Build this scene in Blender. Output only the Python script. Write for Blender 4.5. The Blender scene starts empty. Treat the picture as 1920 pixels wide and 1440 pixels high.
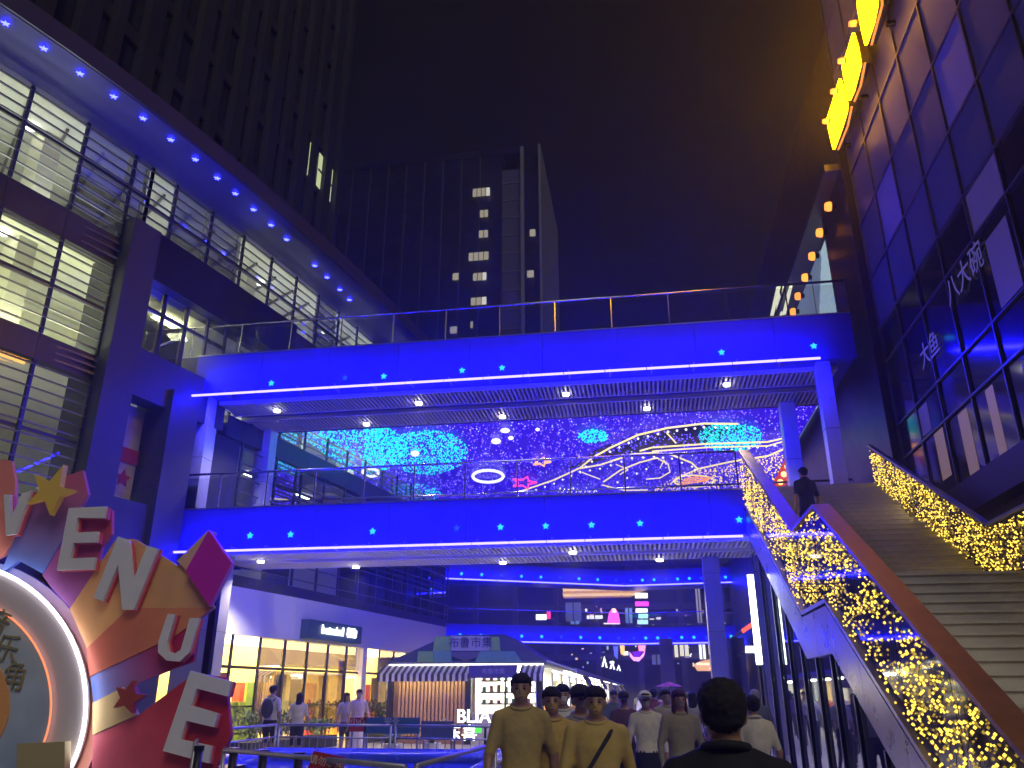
import bpy, bmesh, math, random
from mathutils import Vector, Matrix, noise
random.seed(7)
R = math.radians
S = bpy.context.scene
COL = S.collection

# ------------------------------------------------------------------ camera, world, sun, exposure
F, HZ, TH, CH = 1500.0, 1300.0, R(9.2), 1.62
PT = math.atan((HZ - 720) / F)
cam = bpy.data.cameras.new('camera'); co = bpy.data.objects.new('camera', cam); COL.objects.link(co)
co.location = (0, 0, CH); co.rotation_euler = (R(90) + PT, 0, TH)
cam.sensor_width = 36; cam.lens = F / 1920 * 36; cam.clip_start = .1; cam.clip_end = 3000
S.camera = co
W = bpy.data.worlds.new('World'); S.world = W; W.use_nodes = True
nt = W.node_tree; nt.nodes.clear()
wo = nt.nodes.new('ShaderNodeOutputWorld'); bg = nt.nodes.new('ShaderNodeBackground'); sk = nt.nodes.new('ShaderNodeTexSky')
sk.sky_type = 'NISHITA'; sk.sun_disc = False; sk.sun_elevation = R(-6); sk.sun_rotation = R(200)
ad = nt.nodes.new('ShaderNodeMixRGB'); ad.blend_type = 'ADD'; ad.inputs[0].default_value = 1
ad.inputs[2].default_value = (.055, .047, .062, 1)          # even glow of the city in the night air
nt.links.new(sk.outputs[0], ad.inputs[1]); nt.links.new(ad.outputs[0], bg.inputs[0]); nt.links.new(bg.outputs[0], wo.inputs[0])
bg.inputs[1].default_value = .055
sl = bpy.data.lights.new('sun', 'SUN'); sl.energy = .78; sl.angle = R(30); sl.color = (1, .93, .82)
so = bpy.data.objects.new('sun', sl); COL.objects.link(so)
so.rotation_euler = Vector((-.35, .60, -.72)).to_track_quat('-Z', 'Y').to_euler()
S.view_settings.view_transform = 'Standard'; S.view_settings.look = 'None'
S.view_settings.exposure = 0; S.view_settings.gamma = 1; S.view_settings.use_curve_mapping = False
S.render.engine = 'CYCLES'
cy = S.cycles; cy.use_denoising = True; cy.max_bounces = 8; cy.diffuse_bounces = 3; cy.glossy_bounces = 4
cy.transparent_max_bounces = 24; cy.transmission_bounces = 4; cy.caustics_reflective = False; cy.caustics_refractive = False
cy.sample_clamp_indirect = 4; cy.use_light_tree = True

# ------------------------------------------------------------------ photo pixel -> point on a known plane
fh = Vector((-math.sin(TH), math.cos(TH), 0)); rt = Vector((math.cos(TH), math.sin(TH), 0)); zz = Vector((0, 0, 1))
wv = fh * math.cos(PT) + zz * math.sin(PT); uv = -fh * math.sin(PT) + zz * math.cos(PT); CC = Vector((0, 0, CH))
def ray(x, y): return wv + rt * ((x - 960) / F) + uv * ((720 - y) / F)
def atY(x, y, Y): d = ray(x, y); return CC + d * (Y / d.y)
def atX(x, y, X): d = ray(x, y); return CC + d * (X / d.x)
def atZ(x, y, Z): d = ray(x, y); return CC + d * ((Z - CH) / d.z)

# ------------------------------------------------------------------ materials
MATS = {}
def mat(name, col=(.5, .5, .5), rough=.5, metal=0, emit=None, es=0, var=0, vscale=4, bump=0, bscale=30, spec=.5, alpha=None, sample=True):
    if name in MATS: return MATS[name]
    m = bpy.data.materials.new(name); m.use_nodes = True; MATS[name] = m
    t = m.node_tree; b = t.nodes['Principled BSDF']
    b.inputs['Base Color'].default_value = (*col, 1); b.inputs['Roughness'].default_value = rough
    b.inputs['Metallic'].default_value = metal; b.inputs['Specular IOR Level'].default_value = spec
    if emit: b.inputs['Emission Color'].default_value = (*emit, 1); b.inputs['Emission Strength'].default_value = es
    if var or bump:
        tc = t.nodes.new('ShaderNodeTexCoord'); n = t.nodes.new('ShaderNodeTexNoise')
        n.inputs['Scale'].default_value = vscale; n.inputs['Detail'].default_value = 6; n.inputs['Roughness'].default_value = .65
        t.links.new(tc.outputs['Object'], n.inputs['Vector'])
        if var:
            r = t.nodes.new('ShaderNodeValToRGB'); e = r.color_ramp.elements
            e[0].position = .3; e[1].position = .72
            e[0].color = (*[c * (1 - var) for c in col], 1); e[1].color = (*[min(1, c * (1 + var)) for c in col], 1)
            t.links.new(n.outputs[0], r.inputs[0]); t.links.new(r.outputs[0], b.inputs['Base Color'])
            q = t.nodes.new('ShaderNodeMapRange'); q.inputs[3].default_value = max(.02, rough - .12); q.inputs[4].default_value = min(1, rough + .15)
            t.links.new(n.outputs[0], q.inputs[0]); t.links.new(q.outputs[0], b.inputs['Roughness'])
        if bump:
            n2 = t.nodes.new('ShaderNodeTexNoise'); n2.inputs['Scale'].default_value = bscale; n2.inputs['Detail'].default_value = 4
            t.links.new(tc.outputs['Object'], n2.inputs['Vector'])
            bp = t.nodes.new('ShaderNodeBump'); bp.inputs['Strength'].default_value = bump; bp.inputs['Distance'].default_value = .02
            t.links.new(n2.outputs[0], bp.inputs['Height']); t.links.new(bp.outputs[0], b.inputs['Normal'])
    if not sample: m.cycles.emission_sampling = 'NONE'
    return m
def em(name, col=None, s=0, sample=True):
    if name in MATS: return MATS[name]
    return mat(name, tuple(min(.8, c) * .3 for c in col), .5, emit=col, es=s, sample=sample)
def glass(name, tint=(1, 1, 1), rough=.02, spec=1.0, body=0.0, bcol=(.05, .05, .05)):
    """thin pane: see-through, with fresnel reflection and optionally a share of dirt / film"""
    if name in MATS: return MATS[name]
    m = bpy.data.materials.new(name); m.use_nodes = True; MATS[name] = m
    t = m.node_tree; t.nodes.clear(); o = t.nodes.new('ShaderNodeOutputMaterial')
    tr = t.nodes.new('ShaderNodeBsdfTransparent'); tr.inputs[0].default_value = (*tint, 1)
    gl = t.nodes.new('ShaderNodeBsdfGlossy'); gl.inputs['Roughness'].default_value = rough
    fr = t.nodes.new('ShaderNodeFresnel'); fr.inputs[0].default_value = 1.5
    mu = t.nodes.new('ShaderNodeMath'); mu.operation = 'MULTIPLY'; mu.inputs[1].default_value = spec; mu.use_clamp = True
    mx = t.nodes.new('ShaderNodeMixShader'); t.links.new(fr.outputs[0], mu.inputs[0]); t.links.new(mu.outputs[0], mx.inputs[0])
    base = tr
    if body:
        df = t.nodes.new('ShaderNodeBsdfDiffuse'); df.inputs[0].default_value = (*bcol, 1)
        m2 = t.nodes.new('ShaderNodeMixShader'); m2.inputs[0].default_value = body
        t.links.new(tr.outputs[0], m2.inputs[1]); t.links.new(df.outputs[0], m2.inputs[2]); base = m2
    t.links.new(base.outputs[0], mx.inputs[1]); t.links.new(gl.outputs[0], mx.inputs[2]); t.links.new(mx.outputs[0], o.inputs[0])
    return m

# ------------------------------------------------------------------ mesh helpers
class MB:
    def __init__(s): s.v = []; s.f = []; s.m = []; s.mi = 0
    def add(s, vs, fs):
        o = len(s.v); s.v += [tuple(v) for v in vs]; s.f += [tuple(o + i for i in f) for f in fs]; s.m += [s.mi] * len(fs); return s
    def box(s, a, b):
        x0, y0, z0 = a; x1, y1, z1 = b
        return s.add([(x0, y0, z0), (x1, y0, z0), (x1, y1, z0), (x0, y1, z0), (x0, y0, z1), (x1, y0, z1), (x1, y1, z1), (x0, y1, z1)],
                     [(3, 2, 1, 0), (4, 5, 6, 7), (0, 1, 5, 4), (1, 2, 6, 5), (2, 3, 7, 6), (3, 0, 4, 7)])
    def beam(s, a, b, w, h, up=(0, 0, 1)):
        """rectangular bar from a to b, width w across, height h along up"""
        a = Vector(a); b = Vector(b); d = (b - a).normalized(); u = Vector(up); x = d.cross(u).normalized(); u = x.cross(d)
        vs = [p + x * (sx * w / 2) + u * (sz * h / 2) for p in (a, b) for sx, sz in ((-1, -1), (1, -1), (1, 1), (-1, 1))]
        return s.add(vs, [(3, 2, 1, 0), (4, 5, 6, 7), (0, 1, 5, 4), (1, 2, 6, 5), (2, 3, 7, 6), (3, 0, 4, 7)])
    def prism(s, poly, vec):
        vec = Vector(vec); n = len(poly); vs = [Vector(p) for p in poly]; vs += [p + vec for p in vs]
        return s.add(vs, [tuple(range(n - 1, -1, -1)), tuple(range(n, 2 * n))] + [(i, (i + 1) % n, n + (i + 1) % n, n + i) for i in range(n)])
    def tube(s, pts, r, k=6, closed=False):
        pts = [Vector(p) for p in pts]; n = len(pts); o = len(s.v); fs = []; vs = []
        rr = r if isinstance(r, (list, tuple)) else [r] * n
        for i, p in enumerate(pts):
            d = (pts[(i + 1) % n] - pts[i - 1]) if closed else (pts[min(i + 1, n - 1)] - pts[max(i - 1, 0)])
            d.normalize(); u = Vector((0, 0, 1)) if abs(d.z) < .9 else Vector((1, 0, 0)); x = d.cross(u).normalized(); u = x.cross(d)
            vs += [p + (x * math.cos(2 * math.pi * j / k) + u * math.sin(2 * math.pi * j / k)) * rr[i] for j in range(k)]
        for i in range(n if closed else n - 1):
            for j in range(k):
                a, b = i * k + j, i * k + (j + 1) % k; c, d2 = ((i + 1) % n) * k + (j + 1) % k, ((i + 1) % n) * k + j
                fs.append((a, b, c, d2))
        if not closed: fs += [tuple(range(k - 1, -1, -1)), tuple((n - 1) * k + j for j in range(k))]
        return s.add(vs, fs)
    def ell(s, c, r, k=12, n=8, rot=None):
        c = Vector(c); vs = []; fs = []
        for i in range(n + 1):
            th = math.pi * i / n
            for j in range(k):
                ph = 2 * math.pi * j / k
                v = Vector((r[0] * math.sin(th) * math.cos(ph), r[1] * math.sin(th) * math.sin(ph), r[2] * math.cos(th)))
                if rot: v = rot @ v
                vs.append(c + v)
        for i in range(n):
            for j in range(k):
                fs.append((i * k + j, (i + 1) * k + j, (i + 1) * k + (j + 1) % k, i * k + (j + 1) % k))
        return s.add(vs, fs)
    def octa(s, c, r):
        x, y, z = c
        return s.add([(x + r, y, z), (x - r, y, z), (x, y + r, z), (x, y - r, z), (x, y, z + r), (x, y, z - r)],
                     [(0, 2, 4), (2, 1, 4), (1, 3, 4), (3, 0, 4), (2, 0, 5), (1, 2, 5), (3, 1, 5), (0, 3, 5)])
    def mesh(s, name, mats):
        me = bpy.data.meshes.new(name); me.from_pydata(s.v, [], s.f)
        for m in (mats if isinstance(mats, (list, tuple)) else [mats]): me.materials.append(m)
        me.polygons.foreach_set('material_index', s.m); me.update(); return me
    def build(s, name, mats, parent=None, smooth=False, kind=None):
        me = s.mesh(name, mats)
        bm = bmesh.new(); bm.from_mesh(me); bmesh.ops.recalc_face_normals(bm, faces=bm.faces); bm.to_mesh(me); bm.free()
        if smooth: me.polygons.foreach_set('use_smooth', [True] * len(me.polygons))
        return link(name, me, parent, kind)
def link(name, data, parent=None, kind=None):
    o = bpy.data.objects.new(name, data); COL.objects.link(o)
    if parent:
        o.parent = parent; o.matrix_parent_inverse = PINV.get(parent.name, Matrix.Identity(4))
    if kind: o['kind'] = kind
    return o
PINV = {}
def tag(o, label, cat, group=None):
    o['label'] = label; o['category'] = cat
    if group: o['group'] = group
    return o
def thing(name, label, cat, loc=(0, 0, 0), group=None):
    """Empty at the base; parts are given in world coordinates"""
    o = bpy.data.objects.new(name, None); COL.objects.link(o); o.location = loc; o.empty_display_size = .2
    PINV[o.name] = Matrix.Translation(Vector(loc)).inverted()
    return tag(o, label, cat, group)
def local_thing(name, label, cat, loc, rz=0, group=None):
    """Empty whose parts are given in its own coordinates"""
    o = bpy.data.objects.new(name, None); COL.objects.link(o); o.location = loc; o.rotation_euler = (0, 0, rz); o.empty_display_size = .2
    return tag(o, label, cat, group)
def bx(name, a, b, m, parent, kind=None): return MB().box(a, b).build(name, m, parent, kind=kind)
def bm_(name, a, b, w, h, m, parent, up=(0, 0, 1)): return MB().beam(a, b, w, h, up).build(name, m, parent)
def text(name, body, size, m, parent, loc, xdir, ydir, ext=.02, align='CENTER'):
    """lettering whose baseline runs along xdir and whose height runs along ydir"""
    c = bpy.data.curves.new(name, 'FONT'); c.body = body; c.size = size; c.extrude = ext; c.align_x = align; c.align_y = 'CENTER'
    c.resolution_u = 3; c.materials.append(m)
    t = bpy.data.objects.new(name + '_t', c); COL.objects.link(t)
    me = bpy.data.meshes.new_from_object(t.evaluated_get(bpy.context.evaluated_depsgraph_get()))
    bpy.data.objects.remove(t)
    x = Vector(xdir).normalized(); y = Vector(ydir); y = (y - x * y.dot(x)).normalized(); n = x.cross(y)
    me.transform(Matrix(((x.x, y.x, n.x, loc[0]), (x.y, y.y, n.y, loc[1]), (x.z, y.z, n.z, loc[2]), (0, 0, 0, 1))))
    if not me.materials: me.materials.append(m)
    return link(name, me, parent)
def area(name, loc, size, power, col, direction, parent=None, spread=None):
    l = bpy.data.lights.new(name, 'AREA'); l.shape = 'RECTANGLE'; l.size, l.size_y = size; l.energy = power; l.color = col
    if spread: l.spread = spread
    o = bpy.data.objects.new(name, l); COL.objects.link(o); o.location = loc
    o.rotation_euler = Vector(direction).to_track_quat('-Z', 'Y').to_euler()
    if parent: o.parent = parent; o.matrix_parent_inverse = PINV.get(parent.name, Matrix.Identity(4))
    return o

# common materials
ALU = mat('brushed_metal', (.42, .42, .45), .32, .9, var=.12, vscale=6)
STEEL = mat('stainless_steel', (.55, .55, .58), .22, 1)
DARK = mat('dark_cladding', (.075, .073, .078), .42, .3, var=.25, vscale=1.5, bump=.1)
DARKER = mat('near_black_cladding', (.022, .022, .03), .4, .2, var=.3, vscale=2)
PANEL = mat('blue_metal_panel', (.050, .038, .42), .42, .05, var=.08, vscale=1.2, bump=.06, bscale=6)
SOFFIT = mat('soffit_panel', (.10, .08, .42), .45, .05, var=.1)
GRILLE = mat('soffit_grille', (.74, .72, .78), .45, .1)
WHITE = mat('white_paint', (.78, .78, .79), .45, var=.06)
CREAM = mat('cream_wall', (.78, .77, .62), .7, var=.06)
LOUVRE = mat('louvre_metal', (.17, .165, .15), .4, .4, var=.2)
BLACK = mat('black_metal', (.012, .012, .014), .35, .3)
BLUE_STRIP = em('blue_light_line', (.0048, .0040, 1.0), 215)
FAR_STRIP = em('far_blue_light_line', (.010, .009, 1.0), 70)
STAR_CYAN = em('cyan_star_light', (.03, .55, 1.0), 1.5, False)
STAR_DIM = em('dim_blue_star_light', (.03, .15, 1.0), .5, False)
DOWN = em('white_downlight', (1, .93, .85), 14, False)
GLASS = glass('clear_balustrade_glass', (.93, .95, .97), .015, 1.6)
WINGLASS = glass('shop_glass', (.96, .97, .95), .01, .9)
FACGLASS = glass('facade_glass', (.80, .84, .80), .02, .8, .06, (.25, .27, .25))
ACRYL = glass('acrylic_panel', (.80, .78, .78), .05, 1.3, .16, (.30, .26, .22))
def star_poly(c, r, xd, yd, inner=.45, rot=0):
    c = Vector(c); xd = Vector(xd); yd = Vector(yd)
    return [c + (xd * math.sin(rot + i * math.pi / 5) + yd * math.cos(rot + i * math.pi / 5)) * (r if i % 2 == 0 else r * inner) for i in range(10)]

# ================================================================== SETTING
def ground():
    m = mat('plaza_stone', (.34, .33, .33), .32, var=.18, vscale=.8, bump=.05, bscale=40)
    me = MB().add([(-1500, -300, 0), (1500, -300, 0), (1500, 2500, 0), (-1500, 2500, 0)], [(0, 1, 2, 3)]).mesh('ground', m)
    o = link('ground', me); o['kind'] = 'structure'; o['label'] = 'pale polished stone paving of the plaza'
ground()

# curved facade line of the mall on the west side
FX = {}
def fx(Y, off=0.0):
    x = -13.0 + .13 * (Y - 20.3) + 1.75 * (math.exp(-(20.3 - 13) / 7) - math.exp(-(Y - 13) / 7))
    return x + off
def fp(Y, z, off=0.0):
    s = .13 + .25 * math.exp(-(Y - 13) / 7); n = Vector((1, -s, 0)).normalized()
    return Vector((fx(Y), Y, z)) + n * off

def mall():
    T = thing('mall_building', 'curved mall with louvred lit storeys and blue-lit overhanging eave', 'building', (-14, 20, 0))
    P = Vector
    lit_top = em('room_or_fill_cool', (.90, .93, .80), 13)
    lit_mid = em('floor_fill_warm', (.98, 1.0, .64), 24)
    ceil = mat('interior_ceiling', (.72, .72, .64), .7, var=.08)
    ys = [9.6 + 1.5 * i for i in range(22)]            # bays
    def band(name, z0, z1, y0, y1, m, off=.1, th=.3, step=1.5):
        y = y0
        while y < y1 - .01:
            e = min(y + step, y1)
            a, b = fp(y, z0, off), fp(e - .012, z0, off); c, d = fp(e - .012, z0, off - th), fp(y, z0, off - th)
            MB().prism([a, b, c, d], (0, 0, z1 - z0)).build(name, m, T); y = e
    def floor_windows(z0, z1, y0, y1, slats, rails=()):
        yy = [y0] + [y for y in ys if y0 + .4 < y < y1 - .4] + [y1]
        for i in range(len(yy) - 1):
            a, b = yy[i], yy[i + 1]
            MB().add([fp(a, z0), fp(b, z0), fp(b, z1), fp(a, z1)], [(0, 1, 2, 3)]).build('window_pane', FACGLASS, T)
            for zs in slats: bm_('louvre_slat', fp(a + .01, zs, .16), fp(b - .01, zs, .16), .06, .03, LOUVRE, T)
            for zs in rails: bm_('transom', fp(a + .01, zs, .06), fp(b - .01, zs, .06), .06, .08, DARK, T)
        for y in yy: bm_('mullion', fp(y, z0 + .002, .12), fp(y, z1 - .002, .12), .06, .10, DARK, T, (0, 1, 0))
    def slat_z(z0, z1, n): return [z0 + (z1 - z0) * (i + .5) / n for i in range(n)]
    Y1, YP0, YP1, YE = 9.6, 17.1, 21.6, 40.0
    # storeys with louvres
    floor_windows(13.27, 15.98, Y1, YP0 + .6, slat_z(13.27, 15.98, 9), (14.9,))
    floor_windows(13.9, 15.98, YP0 + .6, YE, slat_z(13.9, 15.98, 7), (14.8,))
    floor_windows(9.77, 12.43, Y1, YP0, slat_z(9.77, 12.43, 10), (11.1,))
    floor_windows(5.7, 9.08, Y1, YP0, slat_z(5.7, 9.08, 12), (7.4,))
    floor_windows(9.77, 12.4, YP1 + .4, YE, slat_z(9.77, 12.4, 9), (11.1,))
    floor_windows(5.0, 9.08, YP1 + 1.2, YE, slat_z(5.0, 9.08, 9), (6.4, 8.2))
    for z0, z1, a, b in ((12.43, 13.27, Y1, YP0), (9.08, 9.77, Y1, YP0), (4.6, 5.7, Y1, YP0), (12.4, 13.9, YP0 + .6, YE), (9.08, 9.77, YP1 + .4, YE), (4.66, 5.0, YP1 + 1.2, YE)):
        band('spandrel_panel', z0 + .004, z1 - .004, a, b, DARK, .1, .35)
    for z in (12.62, 12.84, 13.06): 
        bm_('spandrel_slat', fp(Y1, z, .16), fp(YP0, z, .16), .06, .05, LOUVRE, T)
    for z in (9.25, 9.43, 9.61):
        bm_('spandrel_slat', fp(Y1, z, .16), fp(YP0, z, .16), .06, .05, LOUVRE, T)
    band('wall_panel', 0, 4.6, Y1, YP0, DARKER, .05, .3)
    # floors, ceilings, back wall, inner partitions of the rooms behind the glass
    def slab(name, z0, z1, m, y0=Y1, y1=YE, d0=-.3, d1=-6.5):
        n = 12; q = [y0 + (y1 - y0) * i / n for i in range(n + 1)]
        MB().prism([fp(y, z0, d0) for y in q] + [fp(y, z0, d1) for y in reversed(q)], (0, 0, z1 - z0)).build(name, m, T)
    slab('floor_slab', 12.7, 13.1, ceil); slab('floor_slab', 9.3, 9.6, ceil); slab('floor_slab', 4.7, 4.95, ceil); slab('roof_slab', 16.02, 16.5, ceil, d0=-.1)
    slab('back_wall', 4.96, 9.29, CREAM, d0=-6.0, d1=-6.3); slab('back_wall', 9.61, 12.69, CREAM, d0=-4.6, d1=-4.9); slab('back_wall', 13.11, 16.0, CREAM, d0=-4.4, d1=-4.7)
    for y in (12.2, 15.3, 23.5, 27.5, 31.5, 36.0):
        for z0, z1 in ((9.61, 12.69), (13.11, 16.0)):
            MB().prism([fp(y, z0, -1.2), fp(y + .5, z0, -1.2), fp(y + .5, z0, -1.8), fp(y, z0, -1.8)], (0, 0, z1 - z0)).build('inner_column', CREAM, T)
    for y in [10 + 1.1 * i for i in range(27)]:
        bm_('ceiling_batten', fp(y, 15.94, -.6), fp(y + 1.6, 15.94, -4.2), .07, .08, LOUVRE, T)
    for y in (11, 13.5, 16, 19.5, 23, 26.5, 30, 33.5, 37):
        bm_('room_or_fill_lamp', fp(y, 9.66, -.75), fp(y + 2.4, 9.66, -.75), .5, .04, lit_mid if y < 20 else lit_top, T)  # unseen floor-level strips added behind the sill to light walls and ceiling
        bm_('room_or_fill_lamp', fp(y, 13.16, -.75), fp(y + 2.4, 13.16, -.75), .5, .04, lit_top, T)
        if y < 18: bm_('room_or_fill_lamp', fp(y, 5.02, -.75), fp(y + 2.4, 5.02, -.75), .5, .04, em('floor_fill_dim', (.92, .88, .70), 12), T)
        if y > 22: bm_('room_or_fill_lamp', fp(y, 9.24, -2.6), fp(y + .9, 9.24, -2.6), .15, .05, lit_top, T)
    for y in (12.6, 15.0, 24.5, 29, 34):
        for z in (15.9, 12.6): c = fp(y, z, -1.4); MB().tube([c, c + zz * .04], .12, 10).build('downlight', DOWN, T)
    # overhanging eave with star lamps
    sof = mat('eave_soffit', (.11, .10, .19), .45, .1, var=.12, vscale=.7, bump=.05, bscale=3)
    n = 26; q = [9.0 + (YE - 9.0) * i / n for i in range(n + 1)]
    MB().prism([fp(y, 16.0, 1.95) for y in q] + [fp(y, 16.0, -.08) for y in reversed(q)], (0, 0, .02)).build('eave_soffit', sof, T)
    MB().prism([fp(y, 16.022, 2.02) for y in q] + [fp(y, 16.022, -4) for y in reversed(q)], (0, 0, .55)).build('eave_fascia', mat('eave_metal', (.10, .09, .13), .3, .5), T)
    bl = em('blue_eave_star', (.022, .026, 1.0), 26)
    pl = [(10, 45), (82, 92), (150, 139), (213, 182), (268, 223), (320, 263), (366, 300), (407, 335), (441, 364), (475, 394), (508, 423), (537, 450), (590, 499), (613, 521), (637, 544), (655, 563)]
    for p in pl:
        c = atZ(*p, 15.93); MB().prism(star_poly(c, .095, (1, 0, 0), (0, 1, 0), .36), (0, 0, .03)).build('star_light', bl, T)
    # portal: dark columns, deep lintel, window box by the upper bridge
    def pil(name, y0, y1, z0, z1, o0, o1, m): MB().prism([fp(y0, z0, o0), fp(y1, z0, o0), fp(y1, z0, o1), fp(y0, z0, o1)], (0, 0, z1 - z0)).build(name, m, T)
    grey = mat('portal_stone', (.058, .058, .066), .5, .1, var=.2, vscale=1, bump=.1)
    pil('portal_column', 17.12, 18.0, 0, 13.86, .55, -.8, grey)
    pil('portal_column', 19.35, 20.35, 0, 9.6, .5, -.8, grey)
    pil('portal_lintel', 18.01, 24.4, 12.42, 13.86, .5, -.1, DARKER)
    pil('portal_wall', 18.01, 21.55, 9.05, 10.4, .35, -.25, grey)
    pil('portal_wall', 20.36, 22.7, 4.7, 9.04, .1, -.25, grey)
    pil('portal_wall', 18.01, 19.34, 4.4, 6.3, .3, -.25, grey)
    pil('portal_wall', 18.01, 19.34, 0, 4.38, .1, -.25, DARKER)
    bright = em('portal_room_light', (.98, 1.0, .55), 40)
    for y in (18.6, 20.1): bm_('room_or_fill_lamp', fp(y, 12.6, -1.5), fp(y + .9, 12.6, -1.5), .5, .04, bright, T)
    yy = [18.05, 18.9, 19.75, 20.6, 21.4]
    for i in range(4):
        MB().add([fp(yy[i], 10.4, .05), fp(yy[i + 1], 10.4, .05), fp(yy[i + 1], 12.42, .05), fp(yy[i], 12.42, .05)], [(0, 1, 2, 3)]).build('window_pane', WINGLASS, T)
    for y in yy: bm_('mullion', fp(y, 10.42, .09), fp(y, 12.41, .09), .07, .1, DARK, T, (0, 1, 0))
    bm_('transom', fp(18.06, 11.75, .09), fp(21.4, 11.75, .09), .09, .08, DARK, T)
    # poster bay on the second floor between the columns
    pil('poster_wall', 18.1, 19.3, 6.5, 9.04, -.4, -.5, mat('poster_grey', (.48, .46, .44), .6, var=.1))
    pil('poster_band', 18.1, 19.3, 7.45, 7.85, -.36, -.39, mat('poster_red', (.42, .05, .05), .6))
    pil('poster_print', 18.15, 19.25, 6.5, 7.4, -.36, -.39, mat('poster_cream', (.50, .44, .34), .6, var=.35, vscale=3))
    MB().prism(star_poly(fp(18.9, 7.0, -.34), .24, fp(19, 0, 0) - fp(18, 0, 0), (0, 0, 1), .5), (.02, 0, 0)).build('poster_star', mat('poster_red', ()), T)
    # ground floor shop: white fascia, yellow lit glazing
    fas = mat('white_shop_fascia', (.84, .83, .84), .5, var=.04, vscale=.6)
    band('shop_fascia', 3.28, 4.66, 22.2, YE, fas, .12, .3, 4.4)
    slab('shop_back_wall', 0.02, 3.3, mat('shop_wall_warm', (.85, .68, .30), .7, var=.15, vscale=1.5), 22.0, YE, -2.9, -3.1)
    slab('shop_floor', .004, .05, mat('shop_floor_tile', (.6, .52, .36), .4), 22.0, YE, -.05, -4.2)
    slab('shop_ceiling', 3.32, 3.4, CREAM, 22.0, YE, -.05, -4.2)
    wl = em('shop_warm_light', (1.0, .76, .30), 17)
    for y in (23, 25.2, 27.4, 29.6, 31.8, 34, 36.5): bm_('shop_lamp', fp(y, 3.25, -1.7), fp(y + 2.1, 3.25, -1.5), 2.6, .04, wl, T)
    sy = [22.2 + 1.35 * i for i in range(13)]
    for i in range(12):
        for z0, z1 in ((.5, 2.3), (2.42, 3.28)):
            MB().add([fp(sy[i], z0, 0), fp(sy[i + 1], z0, 0), fp(sy[i + 1], z1, 0), fp(sy[i], z1, 0)], [(0, 1, 2, 3)]).build('shop_pane', WINGLASS, T)
        bm_('shop_mullion', fp(sy[i], 0.05, .02), fp(sy[i], 3.27, .02), .06, .1, BLACK, T, (0, 1, 0))
    for z in (.5, 1.25, 2.36): bm_('shop_transom', fp(22.2, z, .03), fp(38.4, z, .03), .06, .09 if z > 1.5 else .05, BLACK, T)
    pil('shop_pier', 31.4, 31.75, 0, 3.27, .14, -.2, fas)
    # things on display inside
    rnd = random.Random(3)
    dm = [mat('display_' + n, c, .6, var=.2) for n, c in (('green', (.14, .24, .05)), ('white', (.75, .7, .55)), ('amber', (.6, .35, .06)), ('red', (.5, .06, .04)), ('brown', (.25, .13, .05)))]
    for k in range(46):
        y = rnd.uniform(22.6, 38); d = rnd.uniform(-2.5, -.7); h = rnd.choice([.5, .9, 1.3, 1.9]); w = rnd.uniform(.12, .5)
        pil('display_shelf', y, y + w, .06, .06 + h, d, d - .3, dm[k % 5])
    for y in (23.2, 26.3, 29.0, 33.0, 35.2):
        pil('display_poster', y, y + .62, 1.3, 2.2, -.25, -.28, dm[rnd.randrange(5)])
    pil('red_scroll', 30.25, 30.75, .9, 2.75, -.2, -.24, dm[3])
    # shop sign box
    sg = mat('sign_teal', (.06, .13, .17), .45, var=.08); 
    pil('sign_box', 26.9, 30.6, 3.36, 3.98, .45, .13, sg)
    a = fp(28.45, 3.69, .47); b = fp(29.75, 3.68, .47); xd = fp(29, 0, 0) - fp(28, 0, 0); wt = em('sign_white_letters', (1, 1, 1), 5)
    text('sign_lettering', 'botanical', .42, wt, T, a, xd, (0, 0, 1), .02); text('sign_lettering', '植物', .36, wt, T, b + xd * .05, xd, (0, 0, 1), .02)
    return T
mall()

# ================================================================== BRIDGES
def railing(T, pts, z, h=1.07, step=1.5, glassm=GLASS):
    """posts, glass panels and handrail along a polyline of (x, y)"""
    for (x0, y0), (x1, y1) in zip(pts, pts[1:]):
        L = math.hypot(x1 - x0, y1 - y0); n = max(1, round(L / step)); d = Vector((x1 - x0, y1 - y0, 0)) / n
        for i in range(n + 1):
            p = Vector((x0, y0, z)) + d * i
            if i < n or (x1, y1) == pts[-1]: MB().tube([p, p + Vector((0, 0, h - .03))], .022, 6).build('railing_post', STEEL, T)
            if i < n:
                u = d.normalized() * .04; a, b = p + u, p + d - u
                MB().prism([a + Vector((0, 0, .1)), b + Vector((0, 0, .1)), b + Vector((0, 0, h - .12)), a + Vector((0, 0, h - .12))], Vector((d.y, -d.x, 0)).normalized() * .012).build('glass_panel', glassm, T)
    MB().tube([(x, y, z + h) for x, y in pts], .035, 8).build('handrail', STEEL, T, True)

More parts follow.
